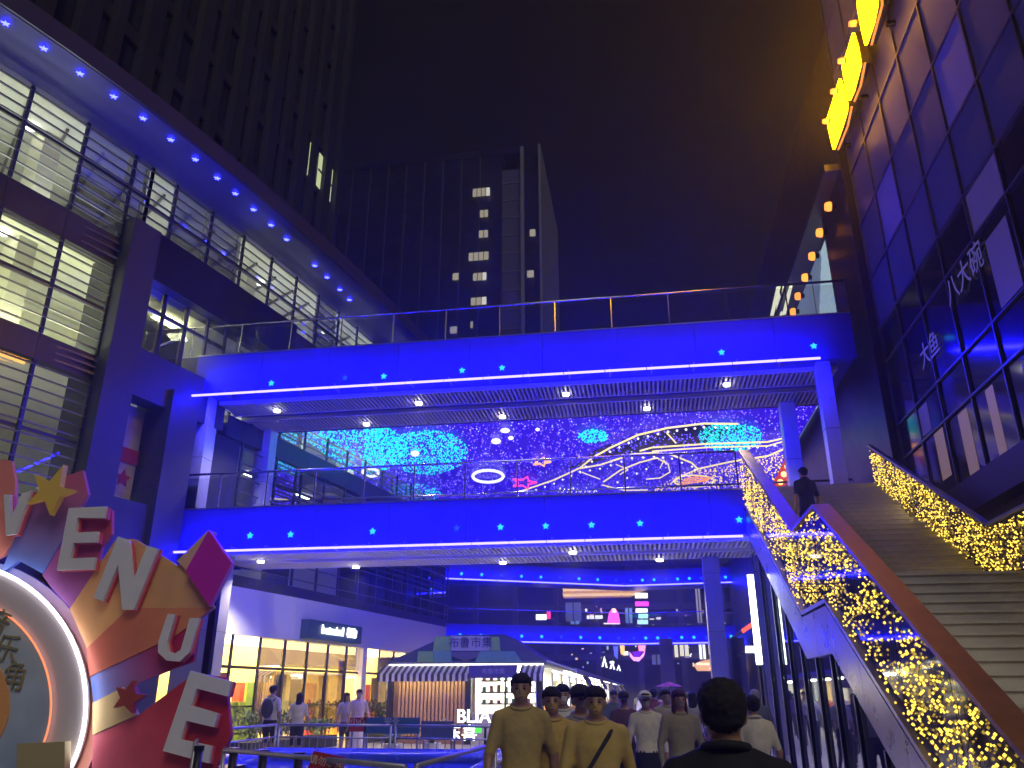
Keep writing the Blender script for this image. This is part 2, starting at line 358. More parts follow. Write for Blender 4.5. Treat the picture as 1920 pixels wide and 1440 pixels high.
def bridge(name, label, zs, zf, X0, X1, S1, stars, dims, downs, dp):
    Y0, Y1 = 20.5, 24.3
    T = thing(name, label, 'footbridge', (-4, 22, 0), 'footbridges across the plaza')
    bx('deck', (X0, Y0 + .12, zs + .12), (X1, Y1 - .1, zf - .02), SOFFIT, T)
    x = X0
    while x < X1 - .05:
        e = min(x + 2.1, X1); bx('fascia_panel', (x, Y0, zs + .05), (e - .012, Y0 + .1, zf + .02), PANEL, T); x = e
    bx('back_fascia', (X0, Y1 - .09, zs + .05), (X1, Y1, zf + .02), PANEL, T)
    bx('coping', (X0, Y0 - .02, zf + .022), (X1, Y0 + .16, zf + .06), ALU, T)
    # line of light held off the fascia on short brackets
    n = 16; L = (S1 - X0) / n
    for i in range(n):
        bx('light_strip', (X0 + i * L, Y0 - .42, zs - .10), (X0 + (i + 1) * L - .02, Y0 - .37, zs - .05), BLUE_STRIP, T)
        bx('bracket', (X0 + i * L + .1, Y0 - .369, zs - .08), (X0 + i * L + .14, Y0 + .05, zs + .045), ALU, T)
    for p in stars + dims:
        c = atY(*p, Y0 - .05); MB().prism(star_poly(c, .095, (1, 0, 0), (0, 0, 1), .5), (0, .04, 0)).build('star_light', STAR_CYAN if p in stars else STAR_DIM, T)
    # slatted soffit in two bands
    for y0, y1 in ((Y0 + .75, Y0 + 1.75), (Y0 + 2.35, Y0 + 3.45)):
        g = MB(); k = X0 + .5
        while k < X1 - .4: g.box((k, y0, zs + .0), (k + .055, y1, zs + .115)); k += .125
        g.build('soffit_slats', GRILLE, T, kind='stuff')
        for yy in (y0 - .06, y1 + .005): bx('grille_frame', (X0 + .4, yy, zs - .005), (X1 - .35, yy + .05, zs + .118), GRILLE, T)
    for p in downs:
        c = atZ(*p, zs - .08); c.y = min(max(c.y, Y0 + .6), Y1 - .3)
        d = MB().tube([c, c + Vector((0, 0, .05))], .10, 12).build('downlight', DOWN, T)
        MB().tube([c + Vector((0, 0, .052)), c + Vector((0, 0, .19))], .115, 12).build('lamp_housing', ALU, T)
        l = bpy.data.lights.new('downlight_beam', 'SPOT'); l.energy = dp; l.spot_size = R(120); l.spot_blend = .6; l.shadow_soft_size = .1; l.color = (1, .9, .8)
        lo = bpy.data.objects.new('downlight_beam', l); COL.objects.link(lo); lo.location = c - Vector((0, 0, .06))
    return T
UZ, LZ, UF, LF = 9.79, 5.26, 11.1, 6.4
UB = bridge('footbridge', 'upper blue-lit footbridge with long light line and glass railing', UZ, UF, -12.95, 5.85, 4.85,
       [(508, 718), (719, 705), (866, 694), (941, 689), (1353, 660), (1526, 648)], [(646, 708)],
       [(519, 772), (687, 797), (785, 758), (942, 783), (1061, 741), (1213, 768), (1363, 723)], 260)
railing(UB, [(-14.9, 20.62), (5.9, 20.62)], UF, 1.07, 1.6)
railing(UB, [(-12.5, 24.2), (5.9, 24.2)], UF, 1.07, 1.9)
bx('deck_end', (-15.2, 20.52, 10.42), (-12.96, 24.2, UF + .02), DARKER, UB)
LB = bridge('footbridge', 'lower blue-lit footbridge with light line, meeting the stair head', LZ, LF, -12.95, 6.3, 2.45,
       [(327, 1010), (468, 1004), (544, 1002), (698, 996), (1023, 986), (1109, 984), (1200, 981), (1386, 974), (938, 988)], [(856, 990)],
       [(489, 1055), (667, 1065), (943, 1057), (1074, 1038), (1237, 1052)], 800)
railing(LB, [(-14.6, 20.62), (2.5, 20.62)], LF, 1.07, 1.45)
railing(LB, [(-12.4, 24.2), (6.2, 24.2)], LF, 1.07, 1.9)
bx('deck_end', (-15.0, 20.52, 5.6), (-12.96, 24.2, LF + .02), DARKER, LB)
for i in range(4): bx('end_light', (2.75 + i * .5, 20.2, LZ - .02), (3.1 + i * .5, 20.25, LZ + .02), BLUE_STRIP, LB)
PW = mat('white_column_paint', (.66, .67, .72), .3, .1, var=.06)
for (x, y, z0, z1, w, lab) in ((-12.75, 21.0, LF + .03, UZ + .11, .55, 'pale square column on lower footbridge beside mall portal'),
                          (-12.2, 24.0, LF + .03, UZ + .11, .5, 'pale square column on lower footbridge deck near slatted mall wing'),
                          (4.55, 23.9, LF + .03, UZ + .11, .42, 'pale column on footbridge beside orange lamp wall'),
                          (5.05, 21.0, LF + .03, UZ + .11, .36, 'pale column at head of stair lit blue and orange'),
                          (-12.1, 21.3, 0, LZ + .11, .95, 'thick grey pillar under the lower footbridge beside the shop'),
                          (1.9, 23.9, 0, LZ + .11, .45, 'slim pillar under lower footbridge behind the glass stair base'),
                          (-10.6, 41.3, 0, 12.5, .7, 'tall dark pillar at the end of the shop row')):
    t = thing('column', lab, 'column', (x, y, z0))
    h = w / 2; m = PW if z0 > 1 else mat('grey_column_stone', (.20, .19, .21), .45, var=.12, vscale=1.2)
    bx('shaft', (x - h, y - h, z0), (x + h, y + h, z1), m, t); bx('base', (x - h - .05, y - h - .05, z0), (x + h + .05, y + h + .05, z0 + .12), ALU, t)
    k = z0 + 1.6
    while k < z1 - .5: bx('joint_band', (x - h - .004, y - h - .004, k), (x + h + .004, y + h + .004, k + .012), DARK, t); k += 1.6

# far pair of bridges, bent in the middle
def far_bridge(zs, zf, label, hot):
    T = thing('footbridge', label, 'footbridge', (-2, 64, 0), 'footbridges across the plaza')
    pl = [(-15.5, 58.2), (-1.5, 65.2), (7.5, 64.2)]
    for (x0, y0), (x1, y1) in zip(pl, pl[1:]):
        MB().prism([(x0, y0, zs + .1), (x1, y1, zs + .1), (x1, y1 + 4, zs + .1), (x0, y0 + 4, zs + .1)], (0, 0, zf - zs - .1)).build('deck', PANEL, T)
        a = Vector((x0, y0 - .3, zs)); b = Vector((x1, y1 - .3, zs)); n = 6 if hot else 5
        for i in range(n):
            bm_('light_strip', a.lerp(b, i / n), a.lerp(b, (i + 1) / n - .004), .09, .09, FAR_STRIP, T)
        k = 10
        for i in range(k):
            p = a.lerp(b, (i + .5) / k) + Vector((0, .26, .42)); MB().ell(p, (.12, .05, .12), 8, 5).build('round_light', STAR_CYAN if i % 3 else STAR_DIM, T)
    railing(T, [(x, y + .15) for x, y in pl], zf, 1.1, 3.2)
    return T
far_bridge(9.5, 10.7, 'distant upper footbridge bent at its middle with blue light line', True)
far_bridge(5.15, 6.35, 'distant lower footbridge bent at its middle with row of round lights', True)

# ================================================================== STAIR with fairy-lit balustrades
def nosing(y):
    if y < 12.5: return max(0, (y - 6.45) * 3.2 / 6.05)
    if y < 14.45: return 3.2
    return min(6.4, 3.2 + (y - 14.45) * 3.2 / 6.05)
def stair():
    T = thing('staircase', 'wide stone staircase rising to the lower footbridge between fairy-lit balustrades', 'staircase', (4.1, 13, 0))
    st = mat('stair_stone', (.52, .50, .46), .6, var=.16, vscale=2.5, bump=.15, bscale=25)
    XA, XB = 2.72, 5.72; rise = 3.2 / 21; run = 6.05 / 21
    def step_mesh(w0, w1):
        # tread slab with a small overhanging nose above a set-back riser
        return MB().box((w0, 0, rise - .035), (w1, run + .03, rise)).box((w0, .025, -.16), (w1, .05, rise - .036)).mesh('step', st)
    sm = step_mesh(XA, XB)
    for f in (0, 1):
        y0, z0 = (6.45, 0) if f == 0 else (14.45, 3.2)
        for i in range(21):
            o = link('step', sm, T); o.location = (0, y0 + i * run - .02, z0 + i * rise)
    bx('landing', (XA, 12.5 - .02, 3.2 - .035), (XB, 14.45, 3.2 - .002), st, T)
    for i in range(5): bx('landing_paver', (XA + .012 + i * .6, 12.5 - .012, 3.2 - .0015), (XA + (i + 1) * .6 - .004, 14.44, 3.2 + .004), st, T)
    # sloping body under the steps
    MB().prism([(XA + .02, 6.5, 0), (XA + .02, 12.55, 2.95), (XA + .02, 14.5, 2.95), (XA + .02, 20.5, 6.15), (XA + .02, 20.5, 5.7), (XA + .02, 14.6, 2.5), (XA + .02, 12.7, 2.5), (XA + .02, 7.6, -.02 + .02)], (XB - XA - .04, 0, 0)).build('stair_body', DARK, T)
    ys = [6.6, 12.5, 14.45, 20.4]
    def off(y, d): return nosing(y) + d
    # balustrades: clear panels, posts, coping
    for x, side in ((2.62, 'outer'), (5.76, 'inner')):
        pts = []
        for a, b, n in ((6.6, 12.5, 4), (12.5, 14.45, 2), (14.45, 20.4, 4)):
            for i in range(n): pts.append((a + (b - a) * i / n, a + (b - a) * (i + 1) / n))
        for a, b in pts:
            MB().prism([(x, a + .01, off(a, -.3)), (x, b - .01, off(b, -.3)), (x, b - .01, off(b, 1.02)), (x, a + .01, off(a, 1.02))], (.015, 0, 0)).build('clear_panel', ACRYL, T)
            MB().beam((x + .05, a, off(a, -.28)), (x + .05, a, off(a, 1.0)), .04, .06, (0, 1, 0)).build('post', ALU, T)
        cop = mat('coping_bronze', (.27, .13, .05), .38, .5, var=.2)
        for a, b in zip(ys, ys[1:]):
            bm_('coping', (x + (.07 if x < 4 else -.02), a, off(a, 1.06)), (x + (.07 if x < 4 else -.02), b, off(b, 1.06)), .26 if x < 4 else .1, .05, cop if x < 4 else ALU, T)
            bm_('edge_trim', (x - .02, a, off(a, -.33)), (x - .02, b, off(b, -.33)), .09, .06, ALU, T)
        # fairy lights, thousands of them, hung in loose drapes behind the panel
        rnd = random.Random(11 if x < 4 else 12)
        g = MB(); n = 2300 if x < 4 else 3900
        for k in range(n):
            y = rnd.uniform(6.65, 20.35); lo, hi = off(y, -.24), off(y, .98)
            z = lo + (hi - lo) * rnd.random()
            if x < 4:
                if noise.noise(Vector((y * 1.3, z * 1.6, 3))) < -.12 and rnd.random() < .8: continue
            elif noise.noise(Vector((y * 2.2, z * 1.2, 9))) < -.28 and rnd.random() < .75: continue
            g.octa((x - (.05 + rnd.uniform(-.02, .02)), y, z), rnd.uniform(.010, .019))
        g.build('fairy_lights', em('fairy_light_bulb', (1.0, .66, .075), 2.3, False), T, kind='stuff')
        w = MB()
        for k in range(26):
            y0 = 6.7 + k * .52; q = []
            for j in range(7):
                y = y0 + j * .09; q.append((x - .045, y, off(y, .98 - .18 * j - .04 * math.sin(j * 2.1 + k))))
            w.tube(q, .004, 3)
        w.build('fairy_wire', BLACK, T, kind='stuff')
    # warm light that the bulb drapes give off, one lamp per balustrade run
    for x, y0, y1, d, p in ((5.62, 14.5, 20.2, (-1, 0, .15), 9), (5.62, 12.6, 14.4, (-1, 0, .1), 4), (2.85, 14.5, 20.2, (1, 0, .1), 3), (2.85, 6.8, 12.4, (1, 0, .1), 5)):
        ym = (y0 + y1) / 2
        area('fairy_glow', (x, ym, off(ym, .5)), (y1 - y0, .6), p, (1, .72, .30), d, None)
    # metal cladding on the outer side, below the panels
    clad = mat('brushed_cladding', (.36, .33, .36), .28, .85, var=.14, vscale=2)
    for a, b in pts:
        lo_a, lo_b = max(.0, off(a, -1.05)), max(.0, off(b, -1.05))
        if off(b, -.4) > .05: MB().prism([(2.56, a + .006, max(.01, off(a, -.4))), (2.56, b - .006, off(b, -.4)), (2.56, b - .006, lo_b), (2.56, a + .006, lo_a)], (.06, 0, 0)).build('cladding_panel', clad, T)
    return T
stair()

# glass room below the stair
def stair_room():
    T = thing('glass_kiosk', 'mirror-glazed room under the staircase with dark slanting frames', 'kiosk', (2.6, 13, 0))
    gm = glass('room_glass', (.66, .72, .68), .02, 1.6, .22, (.34, .38, .34))
    yy = [9.3, 10.4, 11.5, 12.6, 13.7, 14.9, 16.1, 17.4, 18.8, 20.3]
    for a, b in zip(yy, yy[1:]):
        za, zb = nosing(a) - 1.07, nosing(b) - 1.07
        if za < .1: za = .1
        MB().prism([(2.60, a + .03, .06), (2.60, b - .03, .06), (2.60, b - .03, zb), (2.60, a + .03, za)], (.012, 0, 0)).build('glass_pane', gm, T)
        MB().beam((2.57, a, 0), (2.57, a, za), .05, .07, (0, 1, 0)).build('frame_post', BLACK, T)
    bx('frame_sill', (2.54, 9.3, 0), (2.66, 20.3, .06), BLACK, T)
    bx('back_wall', (4.3, 9.4, 0), (4.4, 20.3, 2.0), mat('room_wall', (.45, .45, .42), .6, var=.15), T)
    for y in (13.2, 15.6, 18.2): bx('tube_lamp', (3.2, y, nosing(y) - 1.25), (3.26, y + 1.0, nosing(y) - 1.2), em('cool_tube', (.85, 1, .92), 34), T)
    rnd = random.Random(5)
    for k in range(9):
        y = 12.2 + k * .85; h = rnd.uniform(.6, 1.3)
        bx('display_stand', (3.4, y, 0), (3.4 + .4, y + .4, h), mat('display_stand_%d' % (k % 3), [(.5, .5, .46), (.4, .1, .08), (.2, .26, .16)][k % 3], .5, var=.2), T)
    # upright light tube beside the frames
    t = MB().tube([(2.35, 18.9, 2.2), (2.35, 18.9, 4.1)], .07, 10).build('light_tube', em('white_tube_light', (.9, 1, 1), 6), None)
    tag(t, 'tall white light tube standing out from the glass room under the stair', 'lamp')
    b = thing('wall_bracket', 'slim dark bracket post carrying the white light tube', 'post', (2.35, 18.9, 0))
    MB().tube([(2.35, 18.9, 0), (2.35, 18.9, 2.19)], .035, 8).build('pole', BLACK, b); bx('foot_plate', (2.2, 18.75, 0), (2.5, 19.05, .03), BLACK, b)
stair_room()

# ================================================================== RIGHT BUILDING
def east_building():
    T = thing('glazed_building', 'dark glass curtain-wall building with grid of mullions above the stair', 'building', (7, 15, 0))
    X = 6.5
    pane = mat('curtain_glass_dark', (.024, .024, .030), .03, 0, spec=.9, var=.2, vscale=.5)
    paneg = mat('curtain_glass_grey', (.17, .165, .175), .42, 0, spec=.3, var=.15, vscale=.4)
    pale = mat('pale_blind_panel', (.42, .38, .42), .4, var=.08)
    warm = em('curtain_lit_warm', (1, .62, .36), .14, False); lil = em('curtain_lit_lilac', (.55, .38, .75), .05, False)
    ys = [8.2 + 1.52 * i for i in range(9)]; zs = [5.5, 7.0, 7.86, 9.58, 10.52, 12.0, 13.7, 15.4, 17.1, 18.8, 20.5, 22.2]
    special = {(12.76, 12.0): pale, (17.32, 12.0): pale, (12.76, 9.58): lil}
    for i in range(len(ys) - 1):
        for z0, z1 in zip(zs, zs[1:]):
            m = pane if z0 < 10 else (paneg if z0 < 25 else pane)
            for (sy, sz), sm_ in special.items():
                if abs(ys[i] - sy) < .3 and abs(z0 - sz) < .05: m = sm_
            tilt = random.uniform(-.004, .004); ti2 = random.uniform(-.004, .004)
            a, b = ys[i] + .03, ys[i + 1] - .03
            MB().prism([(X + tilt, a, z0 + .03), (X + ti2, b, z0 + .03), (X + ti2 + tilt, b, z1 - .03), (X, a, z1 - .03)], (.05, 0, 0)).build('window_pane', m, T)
    for y, z0, z1, w, m in ((16.2, 5.6, 6.9, .5, warm), (17.6, 5.9, 6.95, .55, warm), (14.9, 5.6, 6.9, .35, warm), (18.2, 7.1, 7.75, .7, lil), (13.0, 7.95, 9.3, .9, lil), (13.2, 5.9, 6.8, .5, lil)):
        MB().prism([(X - .006, y, z0), (X - .006, y + w, z0), (X - .006, y + w, z1), (X - .006, y, z1)], (.004, 0, 0)).build('lit_interior', m, T)
    mul = mat('mullion_grey', (.16, .15, .17), .35, .5)
    for y in ys: bm_('mullion', (X - .02, y, 5.5), (X - .02, y, 22.2), .05, .05, mul, T, (0, 1, 0))
    for z in zs: bm_('transom', (X - .025, ys[0], z), (X - .02, ys[-1], z), .055, .045, mul, T)
    bx('lower_beam', (X - .3, 7.5, 4.85), (X + .6, 20.36, 5.46), mat('bronze_beam', (.085, .06, .05), .45, .3, var=.2), T)
    bx('base_wall', (X + .05, 7.5, 0), (X + .3, 20.36, 4.84), mat('base_stone', (.11, .10, .10), .6, var=.2, bump=.1), T)
    bx('corner_wall', (X - .25, 20.4, 0), (X + 1.5, 23.2, 16.9), DARKER, T)
    bx('core', (X + .35, 7.5, 5.5), (X + 14, 60, 22), DARKER, T)
    bx('far_wall', (X + .05, 23.21, 0), (X + .34, 66, 11.2), DARKER, T)
    # lit louvred wall beyond the bridge; its light is put in as emission
    lv = em('louvre_panel_glow', (.50, .70, .78), .62); fr_ = em('frame_panel_glow', (.30, .42, .58), .36)
    k = 11.3
    while k < 15.6:
        bx('louvre_blade', (X + .02, 23.3, k), (X + .06, 29.0, k + .2), lv, T); bx('louvre_gap', (X + .07, 23.3, k + .2), (X + .10, 29.0, k + .27), DARK, T); k += .27
    MB().prism([(X - .02, 29.01, 11.25), (X - .02, 36, 11.25), (X - .02, 36, 15.6), (X - .02, 25.0, 15.6), (X - .02, 25.0, 15.3)], (.05, 0, 0)).build('pale_frame', fr_, T)  # frame would stay dark; its brightness is added as a glow
    for y in (26.5, 30, 33): bx('frame_joint', (X - .035, y, 11.3), (X - .022, y + .04, 15.3), DARK, T)
    G = thing('slanted_sign', 'pale yellow slanting letter strokes on the wall beyond the upper bridge', 'sign', (5.9, 27, 12.5))
    for q in ([(45, 865), (95, 865), (255, 190), (195, 190)], [(185, 860), (280, 860), (310, 600), (215, 330), (190, 430)], [(330, 190), (400, 300), (290, 730), (270, 620)], [(315, 850), (365, 840), (515, 190), (470, 180)]):
        MB().prism([atX(1440 + a / 12, 520 + b / 12, 5.95) for a, b in q], (.06, 0, 0)).build('letter_stroke', em('pale_yellow_letter', (1, .98, .62), 1.0, False), G)
    bx('bracket', (6.02, 27.5, 13.0), (6.48, 27.6, 13.1), BLACK, G)
    bx('roof_edge', (5.85, 20.6, 15.72), (6.9, 60, 15.95), DARK, T)
    # lettering on the glass
    tm = em('glass_lettering', (.42, .36, .85), .13, False)
    text('glass_lettering', '大鱼', .6, tm, T, (X - .06, 17.3, 8.6), (0, -1, 0), (0, 0, 1), .004)
    text('glass_lettering', '八大碗', .62, tm, T, (X - .06, 14.9, 9.15), (0, -1, 0), (0, 0, 1), .004)
    # round orange lamps along the roof edge
    for i, p in enumerate([(1547, 388), (1531, 437), (1517, 481), (1504, 521), (1491, 556), (1482, 585), (1592, 45), (1571, 115), (1557, 172), (1542, 228)]):
        c = atX(p[0], p[1], 5.8); r_ = .14 if i < 6 else .08
        L = thing('orange_lamp', ['first', 'second', 'third', 'fourth', 'fifth', 'sixth'][i] + ' round orange lamp on the roof edge counting from the yellow sign', 'lamp', c, 'orange lamps along the eave') if i < 6 else thing('orange_lamp', 'narrow orange lamp beside the ' + ['highest', 'second highest', 'middle', 'lowest'][i - 6] + ' part of the yellow sign', 'lamp', c, 'orange lamps by the sign')
        MB().tube([c, c + Vector((.07, 0, .0)), c + Vector((.16, 0, 0))], [r_ * .8, r_, r_], 10).build('lens', em('orange_lens', (1, .30, .04), 2.2), L)
        MB().tube([c + Vector((.161, 0, 0)), c + Vector((.30, 0, 0))], .09, 8).build('housing', BLACK, L)
    return T
east_building()
def yellow_sign():
    T = thing('glowing_sign', 'row of glowing yellow angular sign panels high on the glass building', 'sign', (6, 17, 16))
    X = 6.0; ym = em('yellow_sign_face', (1.0, .42, .0012), 26); om = em('orange_sign_trim', (1, .34, .05), 1.1, False)
    polys = [[(1605, -60), (1642, -60), (1643, 10), (1636, 45), (1621, 90), (1614, 60), (1606, 15)],
             [(1598, 57), (1606, 85), (1612, 120), (1607, 140), (1598, 175), (1590, 193), (1583, 160), (1577, 125), (1590, 85)],
             [(1573, 143), (1580, 165), (1587, 195), (1586, 210), (1577, 240), (1561, 285), (1553, 250), (1548, 225), (1558, 195)]]
    back = mat('sign_back', (.05, .03, .02), .5)
    for q in polys:
        pts = [atX(x, y, X) for x, y in q]; c = sum(pts, Vector()) / len(pts); pts = [c + (p - c) * .93 for p in pts]; MB().prism(pts, (.06, 0, 0)).build('sign_face', ym, T)
        MB().prism([c + (p - c) * 1.02 + Vector((.07, 0, 0)) for p in pts], (.2, 0, 0)).build('sign_back', back, T)
    for q in [[(1653, -40), (1654, 10), (1634, 84)], [(1622, 118), (1614, 160), (1602, 190)], [(1597, 200), (1590, 235), (1572, 280)]]:
        MB().tube([atX(x, y, X) for x, y in q], .03, 6).build('sign_trim', om, T)
    for y in (15.5, 18.0, 20.0): bx('sign_bracket', (6.31, y, 16.1), (6.6, y + .1, 16.2), BLACK, T)
yellow_sign()

# ================================================================== TOWERS
def towers():
    tm = mat('tower_concrete_dark', (.032, .030, .036), .6, var=.3, vscale=.3); tg = mat('tower_glass_dark', (.012, .011, .016), .2, var=.3, vscale=.5)
    T = thing('office_tower', 'tall dark office tower with vertical fins rising behind the mall', 'tower', (-28, 30, 0))
    A = Vector((-23.2, 8, 16.6)); B = Vector((-20.0, 46, 16.6)); d = (B - A).normalized(); n = Vector((d.y, -d.x, 0)); H = 62
    MB().prism([A, B, B - n * 18, A - n * 18], (0, 0, H)).build('shaft', tg, T)
    L = (B - A).length
    for i in range(22):
        p = A + d * (L * (i + .2) / 22); wd = .5 if i % 2 else .9
        MB().prism([p + n * .02, p + d * wd + n * .02, p + d * wd + n * .5, p + n * .5], (0, 0, H)).build('fin', tm, T)
    k = 18.5
    while k < 75: MB().prism([A + n * .01 + zz * (k - 16.6), B + n * .01 + zz * (k - 16.6), B + n * .16 + zz * (k - 16.6), A + n * .16 + zz * (k - 16.6)], (0, 0, .7)).build('floor_band', tm, T); k += 3.6
    lw = em('tower_lit_window', (.75, .85, .45), .75, False)
    for u, z, w, h in ((.905, 33.3, 1.0, 2.6), (.935, 33.3, .9, 2.6), (.872, 33.2, .5, 2.6)):
        p = A + d * (L * u) + n * .17; p.z = z
        W_ = MB().prism([p, p + d * w, p + d * w + n * .04, p + n * .04], (0, 0, h)).build('lit_window', lw, T)
        MB().prism([p + n * .045 + zz * 1.2, p + d * w + n * .045 + zz * 1.2, p + d * w + n * .1 + zz * 1.2, p + n * .1 + zz * 1.2], (0, 0, .12)).build('window_bar', BLACK, W_)
    MB().prism([Vector((-24, 6, 0)), Vector((-20, 46, 0)), Vector((-38, 46, 0)), Vector((-40, 6, 0))], (0, 0, 16.59)).build('podium', tm, T)
    # slab tower in the middle distance
    T = thing('slab_tower', 'wide dark slab tower with pale concrete edge and few lit windows', 'tower', (-30, 110, 0))
    Y = 110; navy = mat('slab_tower_glass', (.010, .009, .035), .25, var=.25, vscale=.15); conc = mat('slab_tower_concrete', (.24, .23, .26), .7, var=.15, vscale=.3)
    bx('shaft', (-50, Y, 0), (-19.4, Y + 30, 86), navy, T)
    bx('service_core', (-19.39, Y - .5, 0), (-16.0, Y + 29, 82.6), mat('core_grid', (.08, .075, .11), .6, var=.2), T)
    bx('recess', (-15.99, Y + .3, 0), (-13.3, Y + 29, 87.2), navy, T); bx('edge_fin', (-16.25, Y - 1.2, 0), (-15.7, Y - .51, 86.6), conc, T)
    MB().prism([(-13.29, Y - 1, 0), (-12.9, Y - 1, 0), (-12.9, Y + 26, 0), (-13.29, Y + 26, 0)], (0, 0, 86.9)).build('side_wall', conc, T)
    bx('parapet', (-50, Y - .3, 86.01), (-16.3, Y + 20, 87.2), navy, T)
    for i in range(9): bx('mullion', (-49 + i * 3.2, Y - .35, 0), (-48.7 + i * 3.2, Y - .01, 86), mat('tower_mullion', (.02, .02, .05), .5), T)
    for i in range(24):
        bx('core_band', (-19.38, Y - .62, 4 + 3.3 * i), (-16.3, Y - .51, 4.16 + 3.3 * i), conc, T)
    ww = em('slab_lit_window', (.95, .85, .62), .42, False); wb = em('slab_bright_window', (1, .95, .8), .8, False)
    for p, w in (((903, 362), 33), ((908, 402), 16), ((907, 440), 18), ((898, 482), 38), ((900, 520), 26), ((898, 566), 30), ((855, 520), 12), ((995, 515), 14), ((851, 620), 14), ((999, 438), 12), ((885, 610), 6)):
        a = atY(p[0] - w / 2, p[1] - 6, Y - .4); b = atY(p[0] + w / 2, p[1] + 6, Y - .4)
        n = max(1, w // 8); st_ = (b.x - a.x) / n
        for i in range(n):
            bx('lit_window', (a.x + i * st_ + .06, Y - .66, b.z), (a.x + (i + 1) * st_ - .06, Y - .63, a.z), ww if i < n - 1 else wb if w > 20 and p[1] != 482 else ww, T)
towers()

# ================================================================== STARRY LED CEILING between the bridges and beyond
def canopy():
    Z = 10.6
    T = thing('light_canopy', 'ceiling of blue fairy lights with teal galaxies and yellow line drawings', 'light canopy', (-3, 40, 0))
    bx('ceiling_panel', (-12.5, 25.2, Z + .08), (6.1, 56, Z + .2), mat('led_ceiling_blue', (.02, .02, .10), .5, emit=(.04, .0, 1.0), es=.62), T)
    rnd = random.Random(21)
    blue = MB(); blueb = MB()
    for k in range(8000):
        y = 25.3 + 30 * rnd.random() ** 1.25; p = (rnd.uniform(-12.4, 6.0), y, Z + rnd.uniform(-.02, .04))
        (blue if rnd.random() < .82 else blueb).octa(p, rnd.uniform(.016, .030))
    blue.build('blue_lights', em('led_blue', (.09, .05, 1.0), 6, False), T, kind='stuff'); blueb.build('pale_lights', em('led_pale_blue', (.28, .34, 1.0), 3.0, False), T, kind='stuff')
    teal = MB()
    def ellipse_dots(cx, cy, rx, ry, n, test=None, mb=teal, rr=(.024, .042)):
        for _ in range(n):
            a = rnd.uniform(0, 6.283); q = math.sqrt(rnd.random()); x, y = cx + rx * q * math.cos(a), cy + ry * q * math.sin(a)
            if test and not test(x, y): continue
            p = atZ(x, y, Z - .02)
            if 25.2 < p.y < 56 and p.x > -12.4: mb.octa(p, rnd.uniform(*rr))
    ellipse_dots(800, 848, 76, 42, 1200, lambda x, y: ((x - 665) / 62) ** 2 + ((y - 845) / 48) ** 2 > 1)
    ellipse_dots(655, 840, 108, 52, 1800, lambda x, y: not (668 < x + (y - 840) * .12 < 682) and y > 800)
    ellipse_dots(700, 838, 30, 46, 420)
    ellipse_dots(1112, 818, 28, 13, 210); ellipse_dots(1370, 820, 62, 27, 640); ellipse_dots(775, 925, 50, 18, 240)
    teal.build('teal_lights', em('led_teal', (.02, .70, .66), 1.6, False), T, kind='stuff')
    yel = MB()
    def poly_dots(poly, n, mb, rr):
        xs = [p[0] for p in poly]; yy = [p[1] for p in poly]; c = 0
        while c < n:
            x, y = rnd.uniform(min(xs), max(xs)), rnd.uniform(min(yy), max(yy)); ins = False
            for (x0, y0), (x1, y1) in zip(poly, poly[1:] + poly[:1]):
                if (y0 > y) != (y1 > y) and x < (x1 - x0) * (y - y0) / (y1 - y0) + x0: ins = not ins
            c += 1
            if ins: mb.octa(atZ(x, y, Z - .03), rnd.uniform(*rr))
    poly_dots([(1215, 925), (1280, 886), (1400, 866), (1478, 843), (1455, 900), (1400, 925)], 1500, yel, (.022, .04))
    yel.build('yellow_lights', em('led_yellow', (1.0, .66, .12), 1.8, False), T, kind='stuff')
    line = em('led_line_yellow', (1, .78, .30), 1.4, False); wht = em('led_line_white', (.95, .92, .9), 1.6, False)
    dark = mat('canopy_dark_print', (.02, .02, .07), .6)
    MB().prism([atZ(x, y, Z + .05) for x, y in [(1085, 870), (1115, 845), (1200, 813), (1320, 797), (1400, 800), (1330, 830), (1250, 842), (1170, 852), (1100, 872), (1060, 880)]], (0, 0, .02)).build('dark_figure', dark, T)
    def polyl(q, m, r=.038, name='light_line'): return MB().tube([atZ(x, y, Z - .06) for x, y in q], r, 5).build(name, m, T)
    def zq(*q): return [(900 + x / 2.667, 600 + y / 2.667) for x, y in q]
    A = zq((190, 862), (370, 800), (500, 740), (560, 690), (650, 640), (790, 575), (940, 540), (1120, 518), (1290, 520))
    C_ = zq((500, 742), (600, 725), (760, 672), (870, 665), (960, 675), (1060, 715), (1090, 745))
    polyl(A, line); polyl(C_, line)
    for q, r_ in ((((935, 565), (980, 615)), .03), (((800, 655), (860, 638), (980, 630), (1130, 620), (1440, 610), (1575, 578)), .035), (((860, 657), (1140, 637), (1440, 630), (1570, 592)), .03),
                  (((620, 808), (700, 752), (800, 712), (885, 690)), .035), (((885, 690), (940, 720), (950, 760), (900, 790), (830, 796)), .028), (((1090, 745), (1250, 710), (1440, 680), (1545, 635)), .038),
                  (((610, 825), (720, 852), (840, 850)), .03), (((510, 762), (600, 796)), .026), (((960, 812), (1010, 780), (1090, 745)), .03), (((680, 722), (740, 748), (700, 772)), .024), (((900, 740), (920, 700), (930, 722)), .024)):
        polyl(zq(*q), line, r_)
    for k in range(9): x = 392 + k * 22; polyl(zq((x, 862), (x + 8, 838 + 6 * (k % 3)), (x + 16, 858 - 8 * (k % 2))), wht, .022)
    b = MB()
